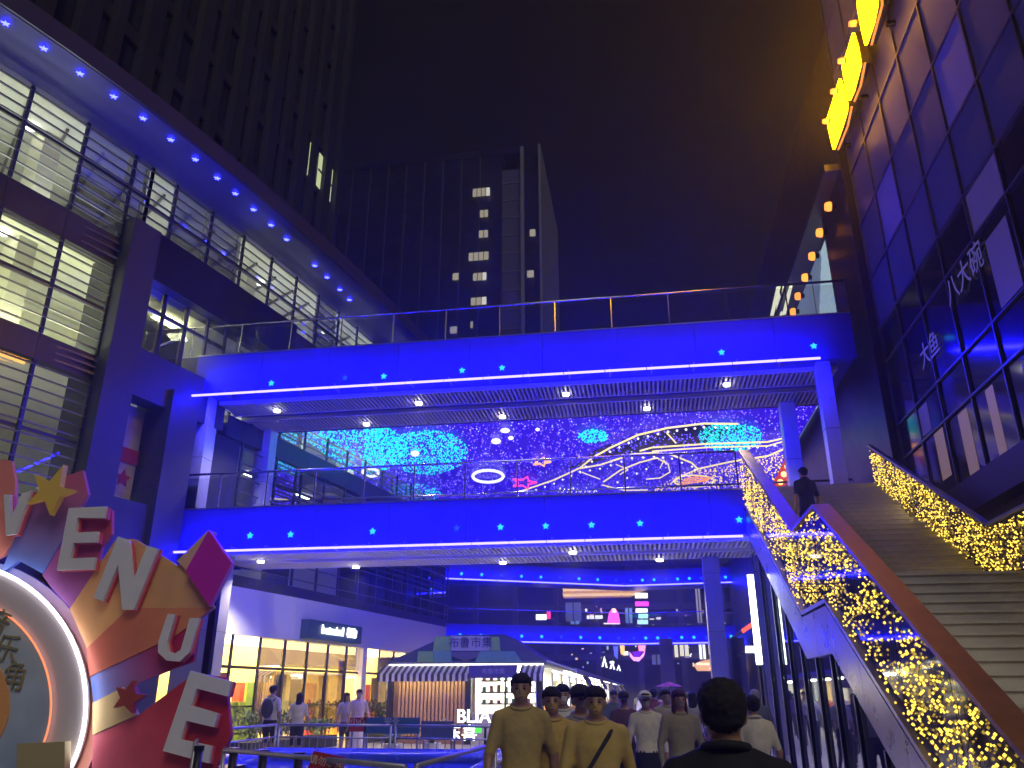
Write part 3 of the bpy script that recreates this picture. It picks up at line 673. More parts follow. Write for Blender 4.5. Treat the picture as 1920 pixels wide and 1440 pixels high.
    for q in (A, C_, zq((1130, 645), (1560, 600)), zq((640, 815), (880, 705))):
        for (x0, y0), (x1, y1) in zip(q, q[1:]):
            n = max(2, int(abs(x1 - x0) / 16))
            for i in range(n): b.octa(atZ(x0 + (x1 - x0) * i / n, y0 + (y1 - y0) * i / n + 7, Z - .06), .055)
    b.build('bulb_row', wht, T, kind='stuff')
    def ring(cx, cy, rx, ry, m, r=.05): MB().tube([atZ(cx + rx * math.cos(i * .3927), cy + ry * math.sin(i * .3927), Z - .06) for i in range(16)], r, 5, True).build('light_ring', m, T)
    ring(915, 893, 29, 11, wht, .07); ring(695, 886, 15, 7, wht, .07); ring(1301, 902, 38, 11, line, .03)
    for cx, cy, rx, ry in ((947, 808, 9, 4), (930, 828, 9, 5), (958, 822, 5, 3), (1008, 806, 4, 2.5), (778, 851, 8, 5)):
        MB().prism([atZ(cx + rx * math.cos(i * .785), cy + ry * math.sin(i * .785), Z - .05) for i in range(8)], (0, 0, .03)).build('light_disc', wht, T)
    for cx, cy, r, m in ((1015, 866, 17, em('led_orange', (1, .45, .2), 1.6, False)), (982, 905, 24, em('led_pink', (1, .06, .42), 1.6, False))):
        MB().tube([atZ(cx + (r if i % 2 == 0 else r * .45) * math.sin(i * math.pi / 5 + .3), cy - .48 * (r if i % 2 == 0 else r * .45) * math.cos(i * math.pi / 5 + .3), Z - .06) for i in range(10)], .05, 5, True).build('light_star', m, T)
    for i in range(4): polyl([(1270 + i * 5, 910 - i * 4), (1300 + i * 4, 905 - i * 4), (1328 + i * 2, 901 - i * 2)], em('led_amber', (1, .32, .10), 1.4, False), .03)
    for i in range(7):
        y = 27 + i * 4.2; MB().tube([(-12.5, y, Z + .15), (6.1, y, Z + .15)], .012, 4).build('hanging_cable', BLACK, T)
canopy()
def orange_wall():
    T = thing('lamp_wall', 'slanting red-orange lamp panel with bulbs on footbridge near stair head', 'light panel', (4, 24, 6.4))
    q = [(1447, 912), (1472, 912), (1502, 842), (1482, 838)]; pts = [atY(x, y, 24.6) for x, y in q]
    MB().prism(pts, (0, .08, 0)).build('panel', em('orange_lamp_panel', (1, .10, .02), .5), T)
    for i in range(5):
        c = (pts[0] + pts[1]) / 2; e = (pts[2] + pts[3]) / 2; p = c.lerp(e, .1 + .2 * i)
        MB().ell(p - Vector((0, .06, 0)), (.09, .06, .09), 8, 6).build('bulb', em('warm_bulb', (1, .5, .16), 3), T)
orange_wall()

# ================================================================== AVENUE SIGN in front of the mall
def avenue():
    Y = 10.6
    T = thing('avenue_sign', 'big colourful starburst sign with letters AVENUE around a light-rimmed disc', 'sign', (-7.5, 10.8, 0))
    def P(q, dy=0.0): return [atY(x, y, Y + dy) for x, y in q]
    def slab(name, q, y0, th, m, parent=T): return MB().prism(P(q, 0) if False else [p + Vector((0, y0 * (.4 if y0 > 0 else 1), 0)) for p in P(q)], (0, th * (.3 if name in ('ray', 'gem_face') else 1), 0)).build(name, m, parent)
    def grad(name, c0, c1, a, b):
        """printed two-colour fade along a line between two photo points"""
        m = bpy.data.materials.new(name); m.use_nodes = True; t = m.node_tree; bs = t.nodes['Principled BSDF']; bs.inputs['Roughness'].default_value = .45
        pa, pb = P([a])[0], P([b])[0]; d = pb - pa
        tc = t.nodes.new('ShaderNodeTexCoord'); vm = t.nodes.new('ShaderNodeVectorMath'); vm.operation = 'DOT_PRODUCT'; vm.inputs[1].default_value = d / d.length_squared
        sb = t.nodes.new('ShaderNodeMath'); sb.operation = 'SUBTRACT'; sb.inputs[1].default_value = pa.dot(d) / d.length_squared; sb.use_clamp = True
        r = t.nodes.new('ShaderNodeMixRGB'); r.inputs[1].default_value = (*c0, 1); r.inputs[2].default_value = (*c1, 1)
        t.links.new(tc.outputs['Object'], vm.inputs[0]); t.links.new(vm.outputs['Value'], sb.inputs[0]); t.links.new(sb.outputs[0], r.inputs[0])
        nz = t.nodes.new('ShaderNodeTexNoise'); nz.inputs['Scale'].default_value = 2.2; nz.inputs['Detail'].default_value = 8; mr = t.nodes.new('ShaderNodeMapRange'); mr.inputs[1].default_value = .3; mr.inputs[2].default_value = .7; mr.inputs[3].default_value = .80; mr.inputs[4].default_value = 1.06
        mm = t.nodes.new('ShaderNodeMixRGB'); mm.blend_type = 'MULTIPLY'; mm.inputs[0].default_value = 1
        t.links.new(tc.outputs['Object'], nz.inputs['Vector']); t.links.new(nz.outputs[0], mr.inputs[0]); t.links.new(r.outputs[0], mm.inputs[1]); t.links.new(mr.outputs[0], mm.inputs[2]); t.links.new(mm.outputs[0], bs.inputs['Base Color']); return m
    OR, RD, PK, BL, VI, YE, MG = (.88, .44, .18), (.80, .12, .10), (.82, .24, .32), (.14, .24, .78), (.36, .12, .50), (.85, .60, .2), (.62, .03, .50)
    # rays fan out behind the disc, each a board with its own depth
    slab('ray', [(-40, 1060), (-40, 880), (0, 858), (15, 862), (22, 900), (20, 1010), (0, 1040)], .18, .2, mat('ray_salmon', (.85, .28, .22), .45))
    slab('ray', [(-5, 1075), (25, 1000), (75, 905), (150, 880), (160, 925), (75, 1075), (30, 1050)], .15, .22, grad('ray_violet', BL, (.60, .16, .30), (40, 1060), (110, 900)))
    slab('ray', [(75, 1078), (150, 955), (206, 955), (205, 1000), (187, 1025), (180, 1060), (128, 1140), (95, 1105)], .12, .22, grad('ray_red', VI, (.70, .10, .10), (80, 1100), (190, 960)))
    slab('ray', [(128, 1141), (215, 1010), (250, 1010), (330, 1060), (345, 1050), (390, 995), (355, 1073), (398, 1138), (335, 1178), (160, 1215)], .08, .26, grad('ray_orange', OR, (.85, .50, .16), (150, 1160), (390, 1040)))
    slab('ray', [(160, 1216), (240, 1140), (398, 1139), (330, 1190), (166, 1268)], .05, .28, grad('ray_rust', (.70, .15, .10), (.85, .35, .12), (170, 1240), (390, 1140)))
    slab('ray', [(166, 1270), (330, 1165), (372, 1160), (360, 1240), (300, 1262), (172, 1318)], .10, .2, grad('ray_indigo', BL, (.55, .03, .12), (175, 1290), (300, 1210)))
    slab('ray', [(172, 1318), (230, 1288), (255, 1340), (172, 1378)], .04, .26, mat('ray_sand', (.78, .60, .30), .45))
    slab('ray', [(172, 1380), (255, 1342), (362, 1262), (420, 1270), (430, 1380), (400, 1445), (420, 1560), (160, 1560)], .10, .24, grad('ray_crimson', (.72, .12, .22), (.60, .04, .04), (180, 1440), (340, 1300)))
    # gem end of the big orange ray
    g = slab('gem_face', [(398, 997), (441, 1058), (400, 1138), (355, 1072)], -.10, .3, mat('gem_magenta', MG, .35))
    slab('gem_side', [(392, 994), (396, 996), (353, 1072), (333, 1052)], -.02, .2, mat('ray_pale', (.80, .48, .34), .45))
    slab('backing', [(-75 + 258 * math.cos(i * .1309), 1318 + 272 * math.sin(i * .1309)) for i in range(48)], .3, .05, grad('backing_fade', (.16, .22, .66), (.70, .30, .24), (-40, 1080), (180, 1300)))
    # letters stand proud of the rays
    LT = mat('letter_grey_blue', (.80, .81, .90), .4, var=.04); SD = mat('letter_red_edge', (.75, .12, .14), .45)
    def letter(q):
        o = slab('letter', q, -.10, .05, LT); slab('letter_edge', [(x + 2.5, y + 1.5) for x, y in q], -.049, .05, SD, o)
    def polyl(q): letter(q)
    letter([(16, 930), (28, 930), (29, 975), (50, 928), (68, 922), (38, 1003), (20, 1006)])                       # V
    letter([(137, 955), (207, 952), (203, 974), (153, 973), (150, 1001), (192, 999), (189, 1019), (146, 1020), (140, 1049), (187, 1047), (183, 1069), (115, 1071)])   # E
    letter([(229, 1008), (250, 1015), (257, 1091), (283, 1025), (304, 1031), (259, 1144), (237, 1144), (229, 1060), (201, 1129), (184, 1122)])     # N
    letter([(322, 1152), (336, 1153), (321, 1205), (323, 1222), (335, 1226), (346, 1219), (363, 1160), (381, 1160), (362, 1224), (344, 1241), (320, 1239), (304, 1224), (304, 1205)])   # U
    letter([(364, 1258), (441, 1278), (434, 1306), (376, 1291), (366, 1323), (416, 1338), (408, 1363), (357, 1351), (346, 1386), (403, 1398), (398, 1430), (313, 1407)])   # E
    yl = mat('star_yellow', (.90, .62, .08), .45)
    def star(q, m, dy): slab('star', q, dy, .1, m)
    star([(140, 879), (133, 920), (161, 926), (134, 937), (115, 972), (104, 942), (72, 951), (95, 928), (86, 897), (113, 911)], yl, -.25)
    star([(260, 1276), (265, 1300), (283, 1303), (262, 1317), (258, 1337), (243, 1321), (224, 1327), (237, 1308), (229, 1289), (247, 1294)], mat('star_brick', (.42, .07, .05), .5), -.14)
    # round disc with lit rim
    cx, cy, r = -75, 1318, 242
    def circ(rr, n=48, a0=0, a1=6.2832): return [(cx + rr * math.cos(a0 + (a1 - a0) * i / n), cy + rr * 1.06 * math.sin(a0 + (a1 - a0) * i / n)) for i in range(n)]
    slab('disc', circ(r), -.10, .12, mat('disc_lilac', (.66, .60, .68), .45))
    slab('inner_disc', circ(r * .76), -.14, .035, grad('disc_blue_fade', (.36, .48, .74), (.70, .80, .82), (60, 1420), (0, 1080)))
    slab('core_disc', circ(r * .45), -.17, .025, mat('disc_orange', (.85, .40, .14), .45))
    rim = [p + Vector((0, -.11, 0)) for p in P(circ(r + 4, 64))]
    MB().tube(rim, .022, 6, True).build('light_rim', em('white_rim_light', (1, .95, .94), 9), T)
    MB().tube([p + Vector((0, -.15, 0)) for p in P(circ(r * .765, 64))], .014, 6, True).build('orange_rim', em('orange_rim_light', (1, .28, .12), 1.2), T)
    gold = mat('disc_gold_text', (.30, .26, .14), .45)
    for ch, x, y, rot in (('音', 10, 1172, .33), ('乐', 27, 1220, .2), ('角', 42, 1272, .08)):
        text('lettering', ch, .40, gold, T, P([(x, y)])[0] + Vector((0, -.155, 0)), (math.cos(rot), 0, -math.sin(rot)), (math.sin(rot), 0, math.cos(rot)), .012)
    slab('plinth', [(62, 1392), (150, 1388), (148, 1560), (62, 1560)], -.3, .12, mat('plinth_olive', (.42, .36, .18), .5))
    bx('stand', (-11.2, Y + .35, 0), (-5.6, Y + .9, .7), BLACK, T); 
    for x in (-9.5, -7.8, -6.2): bx('strut', (x, Y + .45, .71), (x + .1, Y + .55, 3.0), BLACK, T)
avenue()

# ================================================================== POOL, BARRIERS, BANNERS
def pool():
    T = thing('inflatable_pool', 'large blue inflatable pool behind the metal barrier', 'pool', (-4.6, 12, 0))
    bm = mat('pool_vinyl', (.03, .06, .55), .25, var=.15, vscale=2, bump=.2, bscale=5)
    q = [(-6.6, 11.2), (-6.9, 15.0), (-2.6, 15.0), (-2.3, 10.8), (-3.2, 9.4)]
    MB().tube([(x, y, .45) for x, y in q], .26, 12, True).build('rim_ring', bm, T, True); MB().tube([(x, y, .17) for x, y in q], .26, 12, True).build('lower_ring', bm, T, True)
    MB().add([(x, y, .5) for x, y in q], [tuple(range(5))]).build('water_cover', mat('pool_cover', (.02, .05, .60), .18, bump=.25, bscale=3), T)
pool()
def barrier(a, b, label, h=1.05):
    a = Vector((*a, 0)); b = Vector((*b, 0)); L = (b - a).length; d = (b - a) / L
    T = thing('crowd_barrier', label, 'barrier', a, 'metal barriers around the pool')
    gal = mat('galvanised_steel', (.42, .43, .47), .4, .7, var=.15)
    for z in (h, h - .22, .18): MB().tube([a + zz * z, b + zz * z], .024 if z == h else .017, 7).build('rail', gal, T, True)
    for p in (a, b): MB().tube([p, p + zz * h], .024, 7).build('post', gal, T, True); bx('foot', (p.x - .2, p.y - .04, 0), (p.x + .2, p.y + .04, .04), gal, T)
    n = int(L / .16)
    bar = MB().tube([(0, 0, .18), (0, 0, h - .22)], .009, 5).mesh('baluster', gal)
    for i in range(1, n): o = link('baluster', bar, T); o.location = a + d * (L * i / n)
for a, b, lab in (((-5.65, 10.15), (-7.15, 13.2), 'grey metal barrier beside the AVENUE sign letters'), ((-7.2, 13.3), (-7.25, 16.0), 'grey metal barrier between hedge side and pool'), ((-7.2, 16.05), (-4.9, 15.9), 'grey metal barrier behind the pool by the shop'),
             ((-4.8, 15.9), (-2.5, 15.7), 'grey metal barrier behind the pool carrying blue banners'), ((-2.4, 15.6), (-1.95, 13.0), 'grey metal barrier beside pool leading to walkers'), ((-1.92, 12.9), (-1.87, 10.3), 'grey metal barrier beside pool next to the walking men'), ((-1.9, 10.2), (-1.98, 7.2), 'grey metal barrier in front of pool carrying printed panel'), ((-2.05, 7.1), (-4.6, 8.9), 'grey metal barrier across pool front with red notice')):
    barrier(a, b, lab)
for i, px_ in enumerate((372, 438, 494, 560)):
    q_ = atY(px_, 1390, 9.7 - .3 * i); x = q_.x; p = (x, q_.y, 0); T = thing('black_post', ['thick black post in front of the last letter E', 'thick black post beside the letter E at the pool corner', 'thick black post between pool corner and the red notice', 'thick black post beside the red notice'][i], 'post', p, 'black posts by the pool')
    MB().tube([p, (x + .02, p[1], .98)], .05, 10).build('shaft', BLACK, T, True); MB().tube([p, (x, p[1], .03)], .14, 12).build('base', BLACK, T); MB().tube([(x + .02, p[1], .98), (x + .02, p[1], 1.04)], .06, 10).build('cap', BLACK, T)
def notice():
    T = thing('notice_board', 'small tilted red notice with white characters on the barrier', 'notice', (-3.3, 8.0, .9))
    q = [(588, 1408), (648, 1420), (640, 1462), (575, 1448)]; pts = [atY(x, y, 7.75) for x, y in q]
    MB().prism(pts, (0, .015, 0)).build('board', mat('notice_red', (.42, .03, .03), .5), T)
    c = sum(pts, Vector()) / 4
    text('lettering', '请勿攀爬', .085, mat('notice_white', (.7, .6, .5), .6), T, c + Vector((0, -.012, .02)), pts[1] - pts[0], (0, 0, 1), .002)
notice()
def banners():
    for (x0, y0, x1, y1, m, lab, tx) in ((656, 1345, 686, 1372, ('banner_red', (.40, .04, .03)), 'red banner board with white lettering behind the pool', '小心'),
                                     (684, 1345, 786, 1376, ('banner_blue', (.05, .14, .26)), 'dull blue banner board beside the red one behind the pool', '安全'),
                                     (790, 1352, 850, 1385, ('banner_slate', (.10, .13, .22)), 'slate banner board below glowing letters near kiosk', '')):
        a = atY(x0, y0, 16.6); b = atY(x1, y1, 16.6)
        T = thing('banner_board', lab, 'banner', (a.x, 16.6, 0)); bx('board', (a.x, 16.6, b.z), (b.x, 16.63, a.z), mat(m[0], m[1], .6, var=.12), T)
        for x in (a.x + .05, b.x - .05): MB().tube([(x, 16.66, 0), (x, 16.66, a.z)], .02, 6).build('leg', ALU, T)
        if tx: text('lettering', tx, .16, mat('banner_text', (.6, .6, .6), .6), T, ((a.x + b.x) / 2, 16.59, (a.z * .7 + b.z * .3)), (1, 0, 0), (0, 0, 1), .003)
banners()

# ================================================================== KIOSK and market row
def kiosk():
    Y = 29.0
    T = thing('market_kiosk', 'market kiosk with green sign roof, striped awning and timber slat front', 'kiosk', (-6.2, 31, 0))
    x0, x1, ze = -9.15, -3.5, 2.66
    rf = mat('kiosk_roof_navy', (.05, .055, .12), .5, .1, var=.2)
    MB().add([(x0, Y, ze), (x1, Y, ze), (x1, Y + 5, ze), (x0, Y + 5, ze), (-7.2, Y + .9, 3.62), (-5.1, Y + .9, 3.62), (-5.1, Y + 4, 3.62), (-7.2, Y + 4, 3.62), (x0, Y, ze - .12), (x1, Y, ze - .12), (x1, Y + 5, ze - .12), (x0, Y + 5, ze - .12)],
             [(0, 1, 5, 4), (1, 2, 6, 5), (2, 3, 7, 6), (3, 0, 4, 7), (4, 5, 6, 7), (8, 9, 1, 0), (9, 10, 2, 1), (10, 11, 3, 2), (11, 8, 0, 3), (11, 10, 9, 8)]).build('roof', rf, T)
    gr = mat('sign_green', (.16, .34, .10), .5, var=.1); tl = mat('sign_teal_green', (.10, .26, .24), .5, var=.1); gw = mat('sign_grey', (.34, .36, .40), .5)
    def pn(q, m, name, dy): pts = [atY(x, y, Y + dy) for x, y in q]; return MB().prism(pts, (0, .05, 0)).build(name, m, T)
    pn([(815, 1194), (845, 1193), (845, 1220), (812, 1221)], gr, 'sign_panel', -.06); pn([(846, 1192), (918, 1193), (918, 1220), (846, 1220)], gw, 'sign_panel', -.07); pn([(919, 1194), (936, 1194), (938, 1220), (919, 1220)], gr, 'sign_panel', -.06)
    pn([(784, 1221), (812, 1221), (812, 1241), (782, 1241)], gr, 'sign_panel', -.05); pn([(813, 1221), (846, 1221), (846, 1241), (813, 1241)], tl, 'sign_panel', -.05); pn([(900, 1221), (965, 1221), (978, 1241), (890, 1241)], tl, 'sign_panel', -.05)
    pn([(846, 1222), (900, 1222), (895, 1231), (872, 1240), (848, 1231)], mat('sign_shield', (.08, .08, .16), .5), 'sign_shield', -.05)
    c = atY(882, 1206, Y - .09); text('lettering', '布鲁市集', .40, mat('sign_ink', (.05, .05, .08), .5), T, c, (1, 0, 0), (0, 0, 1), .008)
    # striped awning, one strip after the other
    aw = [mat('awning_black', (.03, .03, .035), .7), mat('awning_white', (.62, .60, .56), .7)]
    def awn(xa, xb, n):
        w = (xb - xa) / n
        for i in range(n):
            a, b = xa + i * w, xa + (i + 1) * w - .004
            MB().prism([(a, Y - .02, 2.52), (a, Y - .75, 2.22), (a, Y - .75, 2.0), (a, Y - .735, 2.0), (a, Y - .735, 2.235), (a, Y - .02, 2.54)], (b - a, 0, 0)).build('awning_strip', aw[i % 2], T)
    awn(-9.3, -6.1, 30); awn(-4.35, -3.55, 8)
    bx('awning_light', (-9.1, Y - .06, 2.545), (-3.6, Y - .03, 2.575), em('awning_tube', (1, .95, .8), 7), T); bx('under_awning_light', (-9.0, Y - .32, 2.16), (-6.3, Y - .27, 2.2), em('under_awning_tube', (1, .85, .62), 32), T)
    bx('name_board', (-6.05, Y - .8, 2.1), (-4.4, Y - .7, 2.52), mat('name_board_indigo', (.06, .05, .20), .5), T)
    text('lettering', 'BLOOM MARKET' if False else '布鲁市集', .2, mat('name_text', (.3, .3, .5), .5), T, (-5.2, Y - .81, 2.3), (1, 0, 0), (0, 0, 1), .004)
    # timber slats
    wd = mat('timber_warm', (.50, .29, .13), .55, var=.22, vscale=3); k = -8.75; bat = MB().box((0, 0, .25), (.085, .07, 2.3)).mesh('timber_slat', wd)
    while k < -6.35: o = link('timber_slat', bat, T); o.location = (k, Y + .1, 0); k += .135
    bx('front_wall', (-9.0, Y + .18, 0), (-6.25, Y + .26, 2.4), mat('timber_back', (.30, .16, .07), .6), T)
    for x in (-9.05, -6.25, -3.75): bx('corner_post', (x - .1, Y + .05, 0), (x + .1, Y + .3, 2.55), DARKER, T)
    # lit window with shelves
    sh = mat('shelf_dark', (.12, .09, .06), .5)
    bx('inner_wall', (-6.1, Y + 2.4, 0), (-3.6, Y + 2.5, 2.5), CREAM, T); bx('room_or_fill_lamp', (-5.8, Y + 1, 2.42), (-3.9, Y + 1.5, 2.46), em('kiosk_lamp', (1, .95, .72), 26), T)
    bx('counter', (-6.1, Y + .1, 0), (-3.9, Y + .5, .95), mat('counter_pale', (.5, .46, .38), .5, var=.1), T)
    for z in (1.25, 1.62, 2.0): bx('shelf', (-5.9, Y + .55, z), (-4.0, Y + .85, z + .05), sh, T)
    bx('window_bar', (-5.02, Y + .3, .95), (-4.96, Y + .36, 2.5), BLACK, T)
    rnd = random.Random(8)
    for z in (1.3, 1.67, 2.05):
        for k in range(7): x = -5.85 + k * .26; h = rnd.uniform(.08, .24); bx('jar', (x, Y + .6, z), (x + .12, Y + .74, z + h), mat('jar_%d' % rnd.randrange(4), [(.5, .3, .08), (.12, .3, .1), (.6, .6, .5), (.5, .08, .06)][rnd.randrange(4)], .3), T)
    # long lean-to canopy of the market row behind
    pal = mat('canopy_pale', (.55, .56, .58), .45, var=.08)
    for i in range(16):
        a, b = Y + .05 + i * 3.8, Y + (i + 1) * 3.8
        MB().prism([(-3.5, a, ze - .02), (-3.5, b, ze - .02), (-2.55, b, ze - .32), (-2.55, a, ze - .32)], (0, 0, .06)).build('canopy_bay', pal, T)
        bx('canopy_gutter', (-2.56, a, ze - .40), (-2.46, b - .01, ze - .24), pal, T)
        if i > 0: bx('back_roof', (-8, a, ze - .1), (-3.52, b - .01, ze + .1), rf, T)
        bx('canopy_tube', (-2.95, a + .4, ze - .34), (-2.90, b - .6, ze - .30), em('awning_tube', ()), T)
        bx('stall_wall', (-3.9, a, 0), (-3.8, a + 1.0, 2.4), WHITE, T)
        cols = [(1, .98, .9), (1, .85, .45), (.95, 1, .95), (1, .8, .5)]
        bx('stall_back', (-6.3, a + 1.02, .0), (-6.2, b, 2.4), mat('stall_back_%d' % (i % 3), [(.7, .68, .6), (.7, .55, .25), (.5, .6, .62)][i % 3], .6, var=.2), T)
        bx('stall_lamp', (-5.5, a + 1.2, 2.36), (-4.3, b - .4, 2.4), em('stall_lamp_%d' % (i % 4), cols[i % 4], 34), T)
        bx('stall_counter', (-4.05, a + 1.1, 0), (-3.75, b - .2, .95), mat('stall_counter_%d' % (i % 3), [(.5, .12, .07), (.4, .42, .42), (.12, .25, .4)][i % 3], .5), T)
        for k in range(4): h = rnd.uniform(.1, .35); bx('stall_goods', (-4.0, a + 1.3 + k * .5, .951), (-3.8, a + 1.55 + k * .5, .95 + h), mat('jar_%d' % k, (.4, .3, .1), .3), T)
        if i % 3 == 1: MB().prism([(-2.6, a + .3, ze - .4), (-2.6, b - .3, ze - .4), (-2.35, b - .3, ze - .85), (-2.35, a + .3, ze - .85)], (.02, 0, .02)).build('drop_awning', mat('awning_beige', (.42, .38, .30), .7), T)
    wl = em('big_white_letters', (.95, 1, .98), 3.2)
    G = thing('letter_sign', 'bright white standing letters with characters below beside the kiosk', 'sign', (-4.0, 19, 0))
    p = atY(888, 1344, 19.0); text('lettering', 'BLIA', .40, wl, G, p, (1, 0, 0), (0, 0, 1), .04)
    p = atY(865, 1376, 19.0); text('lettering', '东喜', .36, wl, G, p, (1, 0, 0), (0, 0, 1), .04)
    bx('green_panel', tuple(atY(886, 1372, 19.0))[:1] + (19.0, atY(886, 1374, 19).z), (atY(902, 1372, 19).x, 19.05, atY(902, 1363, 19).z), em('green_lamp_panel', (.12, 1, .10), 1.0), G)
    a = atY(845, 1358, 19.1); b = atY(915, 1362, 19.1); bx('cross_bar', (a.x, 19.1, b.z), (b.x, 19.15, a.z), DARK, G)
    for x in (a.x + .05, b.x - .1): bx('stand_leg', (x, 19.16, 0), (x + .05, 19.2, a.z), BLACK, G)
kiosk()

# ================================================================== FAR END OF THE STREET
def far_end():
    Y = 80.0
    T = thing('far_building', 'dark shopping block closing the street beyond the distant bridges', 'building', (0, 82, 0))
    fw = mat('far_wall_navy', (.008, .008, .016), .6, var=.3, vscale=.3)
    bx('wall', (-34, Y + 1, 0), (20, Y + 12, 17), fw, T)
    for z in (4.6, 9.2, 13.4): bx('floor_band', (-34, Y + .6, z), (20, Y + .98, z + .5), DARK, T)
    for i in range(13): bx('pier', (-33 + i * 4, Y + .55, 0), (-32.5 + i * 4, Y + .97, 17), DARK, T)
    def P(x0, y0, x1, y1, yy=Y): a = atY(x0, y0, yy); b = atY(x1, y1, yy); return (a.x, yy, b.z), (b.x, yy + .15, a.z)
    # lit shop windows of the block; lamplight on pillars put in as glow too
    for q, m in (((1255, 1207, 1272, 1232), 'far_window_cream'), ((1274, 1207, 1292, 1230), 'far_window_cream'), ((1310, 1207, 1324, 1236), 'far_window_white'), ((1328, 1208, 1338, 1228), 'far_window_cream'), ((1222, 1228, 1240, 1246), 'far_window_dim'), ((1060, 1130, 1090, 1165), 'far_window_dim'), ((1172, 1140, 1186, 1168), 'far_window_blue'), ((1070, 1163, 1086, 1170), 'far_window_blue'),
                 ((1303, 1100, 1317, 1168), 'far_pillar_glow'), ((1325, 1104, 1332, 1168), 'far_pillar_glow'), ((1340, 1150, 1356, 1170), 'far_pillar_glow'), ((1100, 1154, 1130, 1160), 'far_window_white')):
        c = {'far_window_cream': ((1, .92, .6), 1.0), 'far_window_white': ((1, 1, .92), 1.5), 'far_window_dim': ((.4, .45, .8), .18), 'far_window_blue': ((.3, .5, 1), .6), 'far_pillar_glow': ((.8, .72, .85), .4)}[m]
        a, b = P(*q); W_ = bx('lit_window', a, b, em(m, c[0], c[1], False), T)
        bx('window_bar', ((a[0] + b[0]) / 2 - .05, Y - .03, a[2]), ((a[0] + b[0]) / 2 + .05, Y - .005, b[2]), BLACK, W_)
    def sign(label, parts, yy=70.0, cat='sign'):
        S_ = None
        for q, col, s in parts:
            pts = [atY(x, y, yy) for x, y in q]
            if S_ is None: S_ = thing('neon_sign', label, cat, pts[0])
            k = 'neon_%02d%02d%02d' % tuple(int(c * 99) for c in col)
            MB().prism(pts, (0, .2, 0)).build('sign_panel', em(k + '_%d' % int(s * 10), col, s * 2, False), S_)
        hx = [p for p in pts]; c = sum(hx, Vector()) / len(hx)
        MB().tube([c + Vector((0, .21, 0)), c + Vector((0, 9.9 if yy < 75 else .6, 0))], .08, 6).build('bracket', BLACK, S_)
    def rc(x0, y0, x1, y1): return [(x0, y0), (x1, y0), (x1, y1), (x0, y1)]
    sign('stack of white, magenta and mint sign blades beyond the bridges', [(rc(1191, 1112, 1214, 1121), (1, 1, .95), 1.3), (rc(1191, 1128, 1216, 1136), (1, .05, .7), 1.2), (rc(1192, 1141, 1214, 1148), (.9, 1, 1), 1.2), (rc(1197, 1151, 1215, 1159), (.5, 1, .85), .8), (rc(1195, 1162, 1215, 1170), (.55, .95, 1), .8)])
    sign('pink neon figure with yellow top on the far bridge level', [([(1142, 1148), (1148, 1142), (1155, 1143), (1160, 1150), (1163, 1169), (1138, 1169)], (1, .12, .62), 1.0), ([(1147, 1141), (1154, 1141), (1156, 1149), (1148, 1150)], (1, .72, .35), 1.1), (rc(1132, 1168, 1162, 1170), (1, .85, .9), 1)])
    sign('small white sign with red end beyond the bridges', [(rc(1005, 1152, 1024, 1162), (.9, 1, 1), 1.3), (rc(1025, 1147, 1032, 1160), (1, .05, .15), 1.0)])
    sign('purple neon bowl with pink outline hanging over the street', [([(1180, 1222), (1188, 1232), (1200, 1232), (1210, 1220), (1207, 1230), (1198, 1240), (1188, 1239), (1181, 1231)], (.9, .35, 1), 1.0), ([(1184, 1222), (1206, 1220), (1198, 1231), (1189, 1231)], (.25, .02, .75), .5), ([(1196, 1208), (1211, 1208), (1209, 1221), (1198, 1221)], (1, .25, .35), 1.1), ([(1162, 1210), (1171, 1208), (1171, 1230), (1164, 1226)], (1, .6, .15), .8), ([(1150, 1212), (1159, 1211), (1158, 1236), (1152, 1230)], (.1, .12, 1), .8)])
    sign('gold glowing roof ornament above the far crowd', [([(1300, 1246), (1312, 1240), (1340, 1234), (1362, 1242), (1365, 1254), (1340, 1258), (1308, 1258)], (1, .52, .22), .55), (rc(1306, 1243, 1330, 1247), (1, .75, .5), 1.0), (rc(1330, 1252, 1362, 1255), (1, .8, .55), .9)])
    sign('white outlined peaks sign on the market row roof', [([(1128, 1250), (1133, 1230), (1139, 1252), (1136, 1252), (1133, 1238), (1131, 1250)], (1, 1, 1), 1.2), ([(1143, 1254), (1148, 1238), (1153, 1255), (1150, 1255), (1148, 1245), (1146, 1254)], (1, 1, 1), 1.2), ([(1156, 1257), (1160, 1246), (1164, 1258), (1162, 1258), (1160, 1251), (1158, 1257)], (1, 1, 1), 1.2)])
    sign('slanting red text sign on wall of the glass building', [([(1390, 1180), (1413, 1164), (1416, 1172), (1394, 1187)], (1, .10, .04), 1.0)], 45)
    sign('white shop light box beside dark pillar far down the street', [(rc(1398, 1211, 1422, 1224), (1, .98, .85), 1.0)], 50)
    rnd = random.Random(31); cols = [(1, .9, .65), (1, 1, .95), (.5, .75, 1), (1, .45, .7), (1, .7, .35), (.6, .5, 1)]
    for k in range(44):
        low = k % 3; x = rnd.uniform(1060, 1385); y = rnd.uniform(1207, 1250) if low else rnd.uniform(1135, 1166); w = rnd.choice([2, 3, 4, 9]); hh = rnd.choice([2, 2.5, 4, 7])
        a, b = P(x, y, x + w, y + hh, 80.2 + .01 * k); bx('lit_window', a, b, em('far_lit_%d' % (k % 6), cols[k % 6], [1.2, 1.6, .7, .9, 1.0, .5][k % 6], False), T)
    # golden timber ceiling screen
    S_ = thing('golden_screen', 'golden glowing streaked screen above the distant footbridge', 'screen', atY(1130, 1120, 78.0))
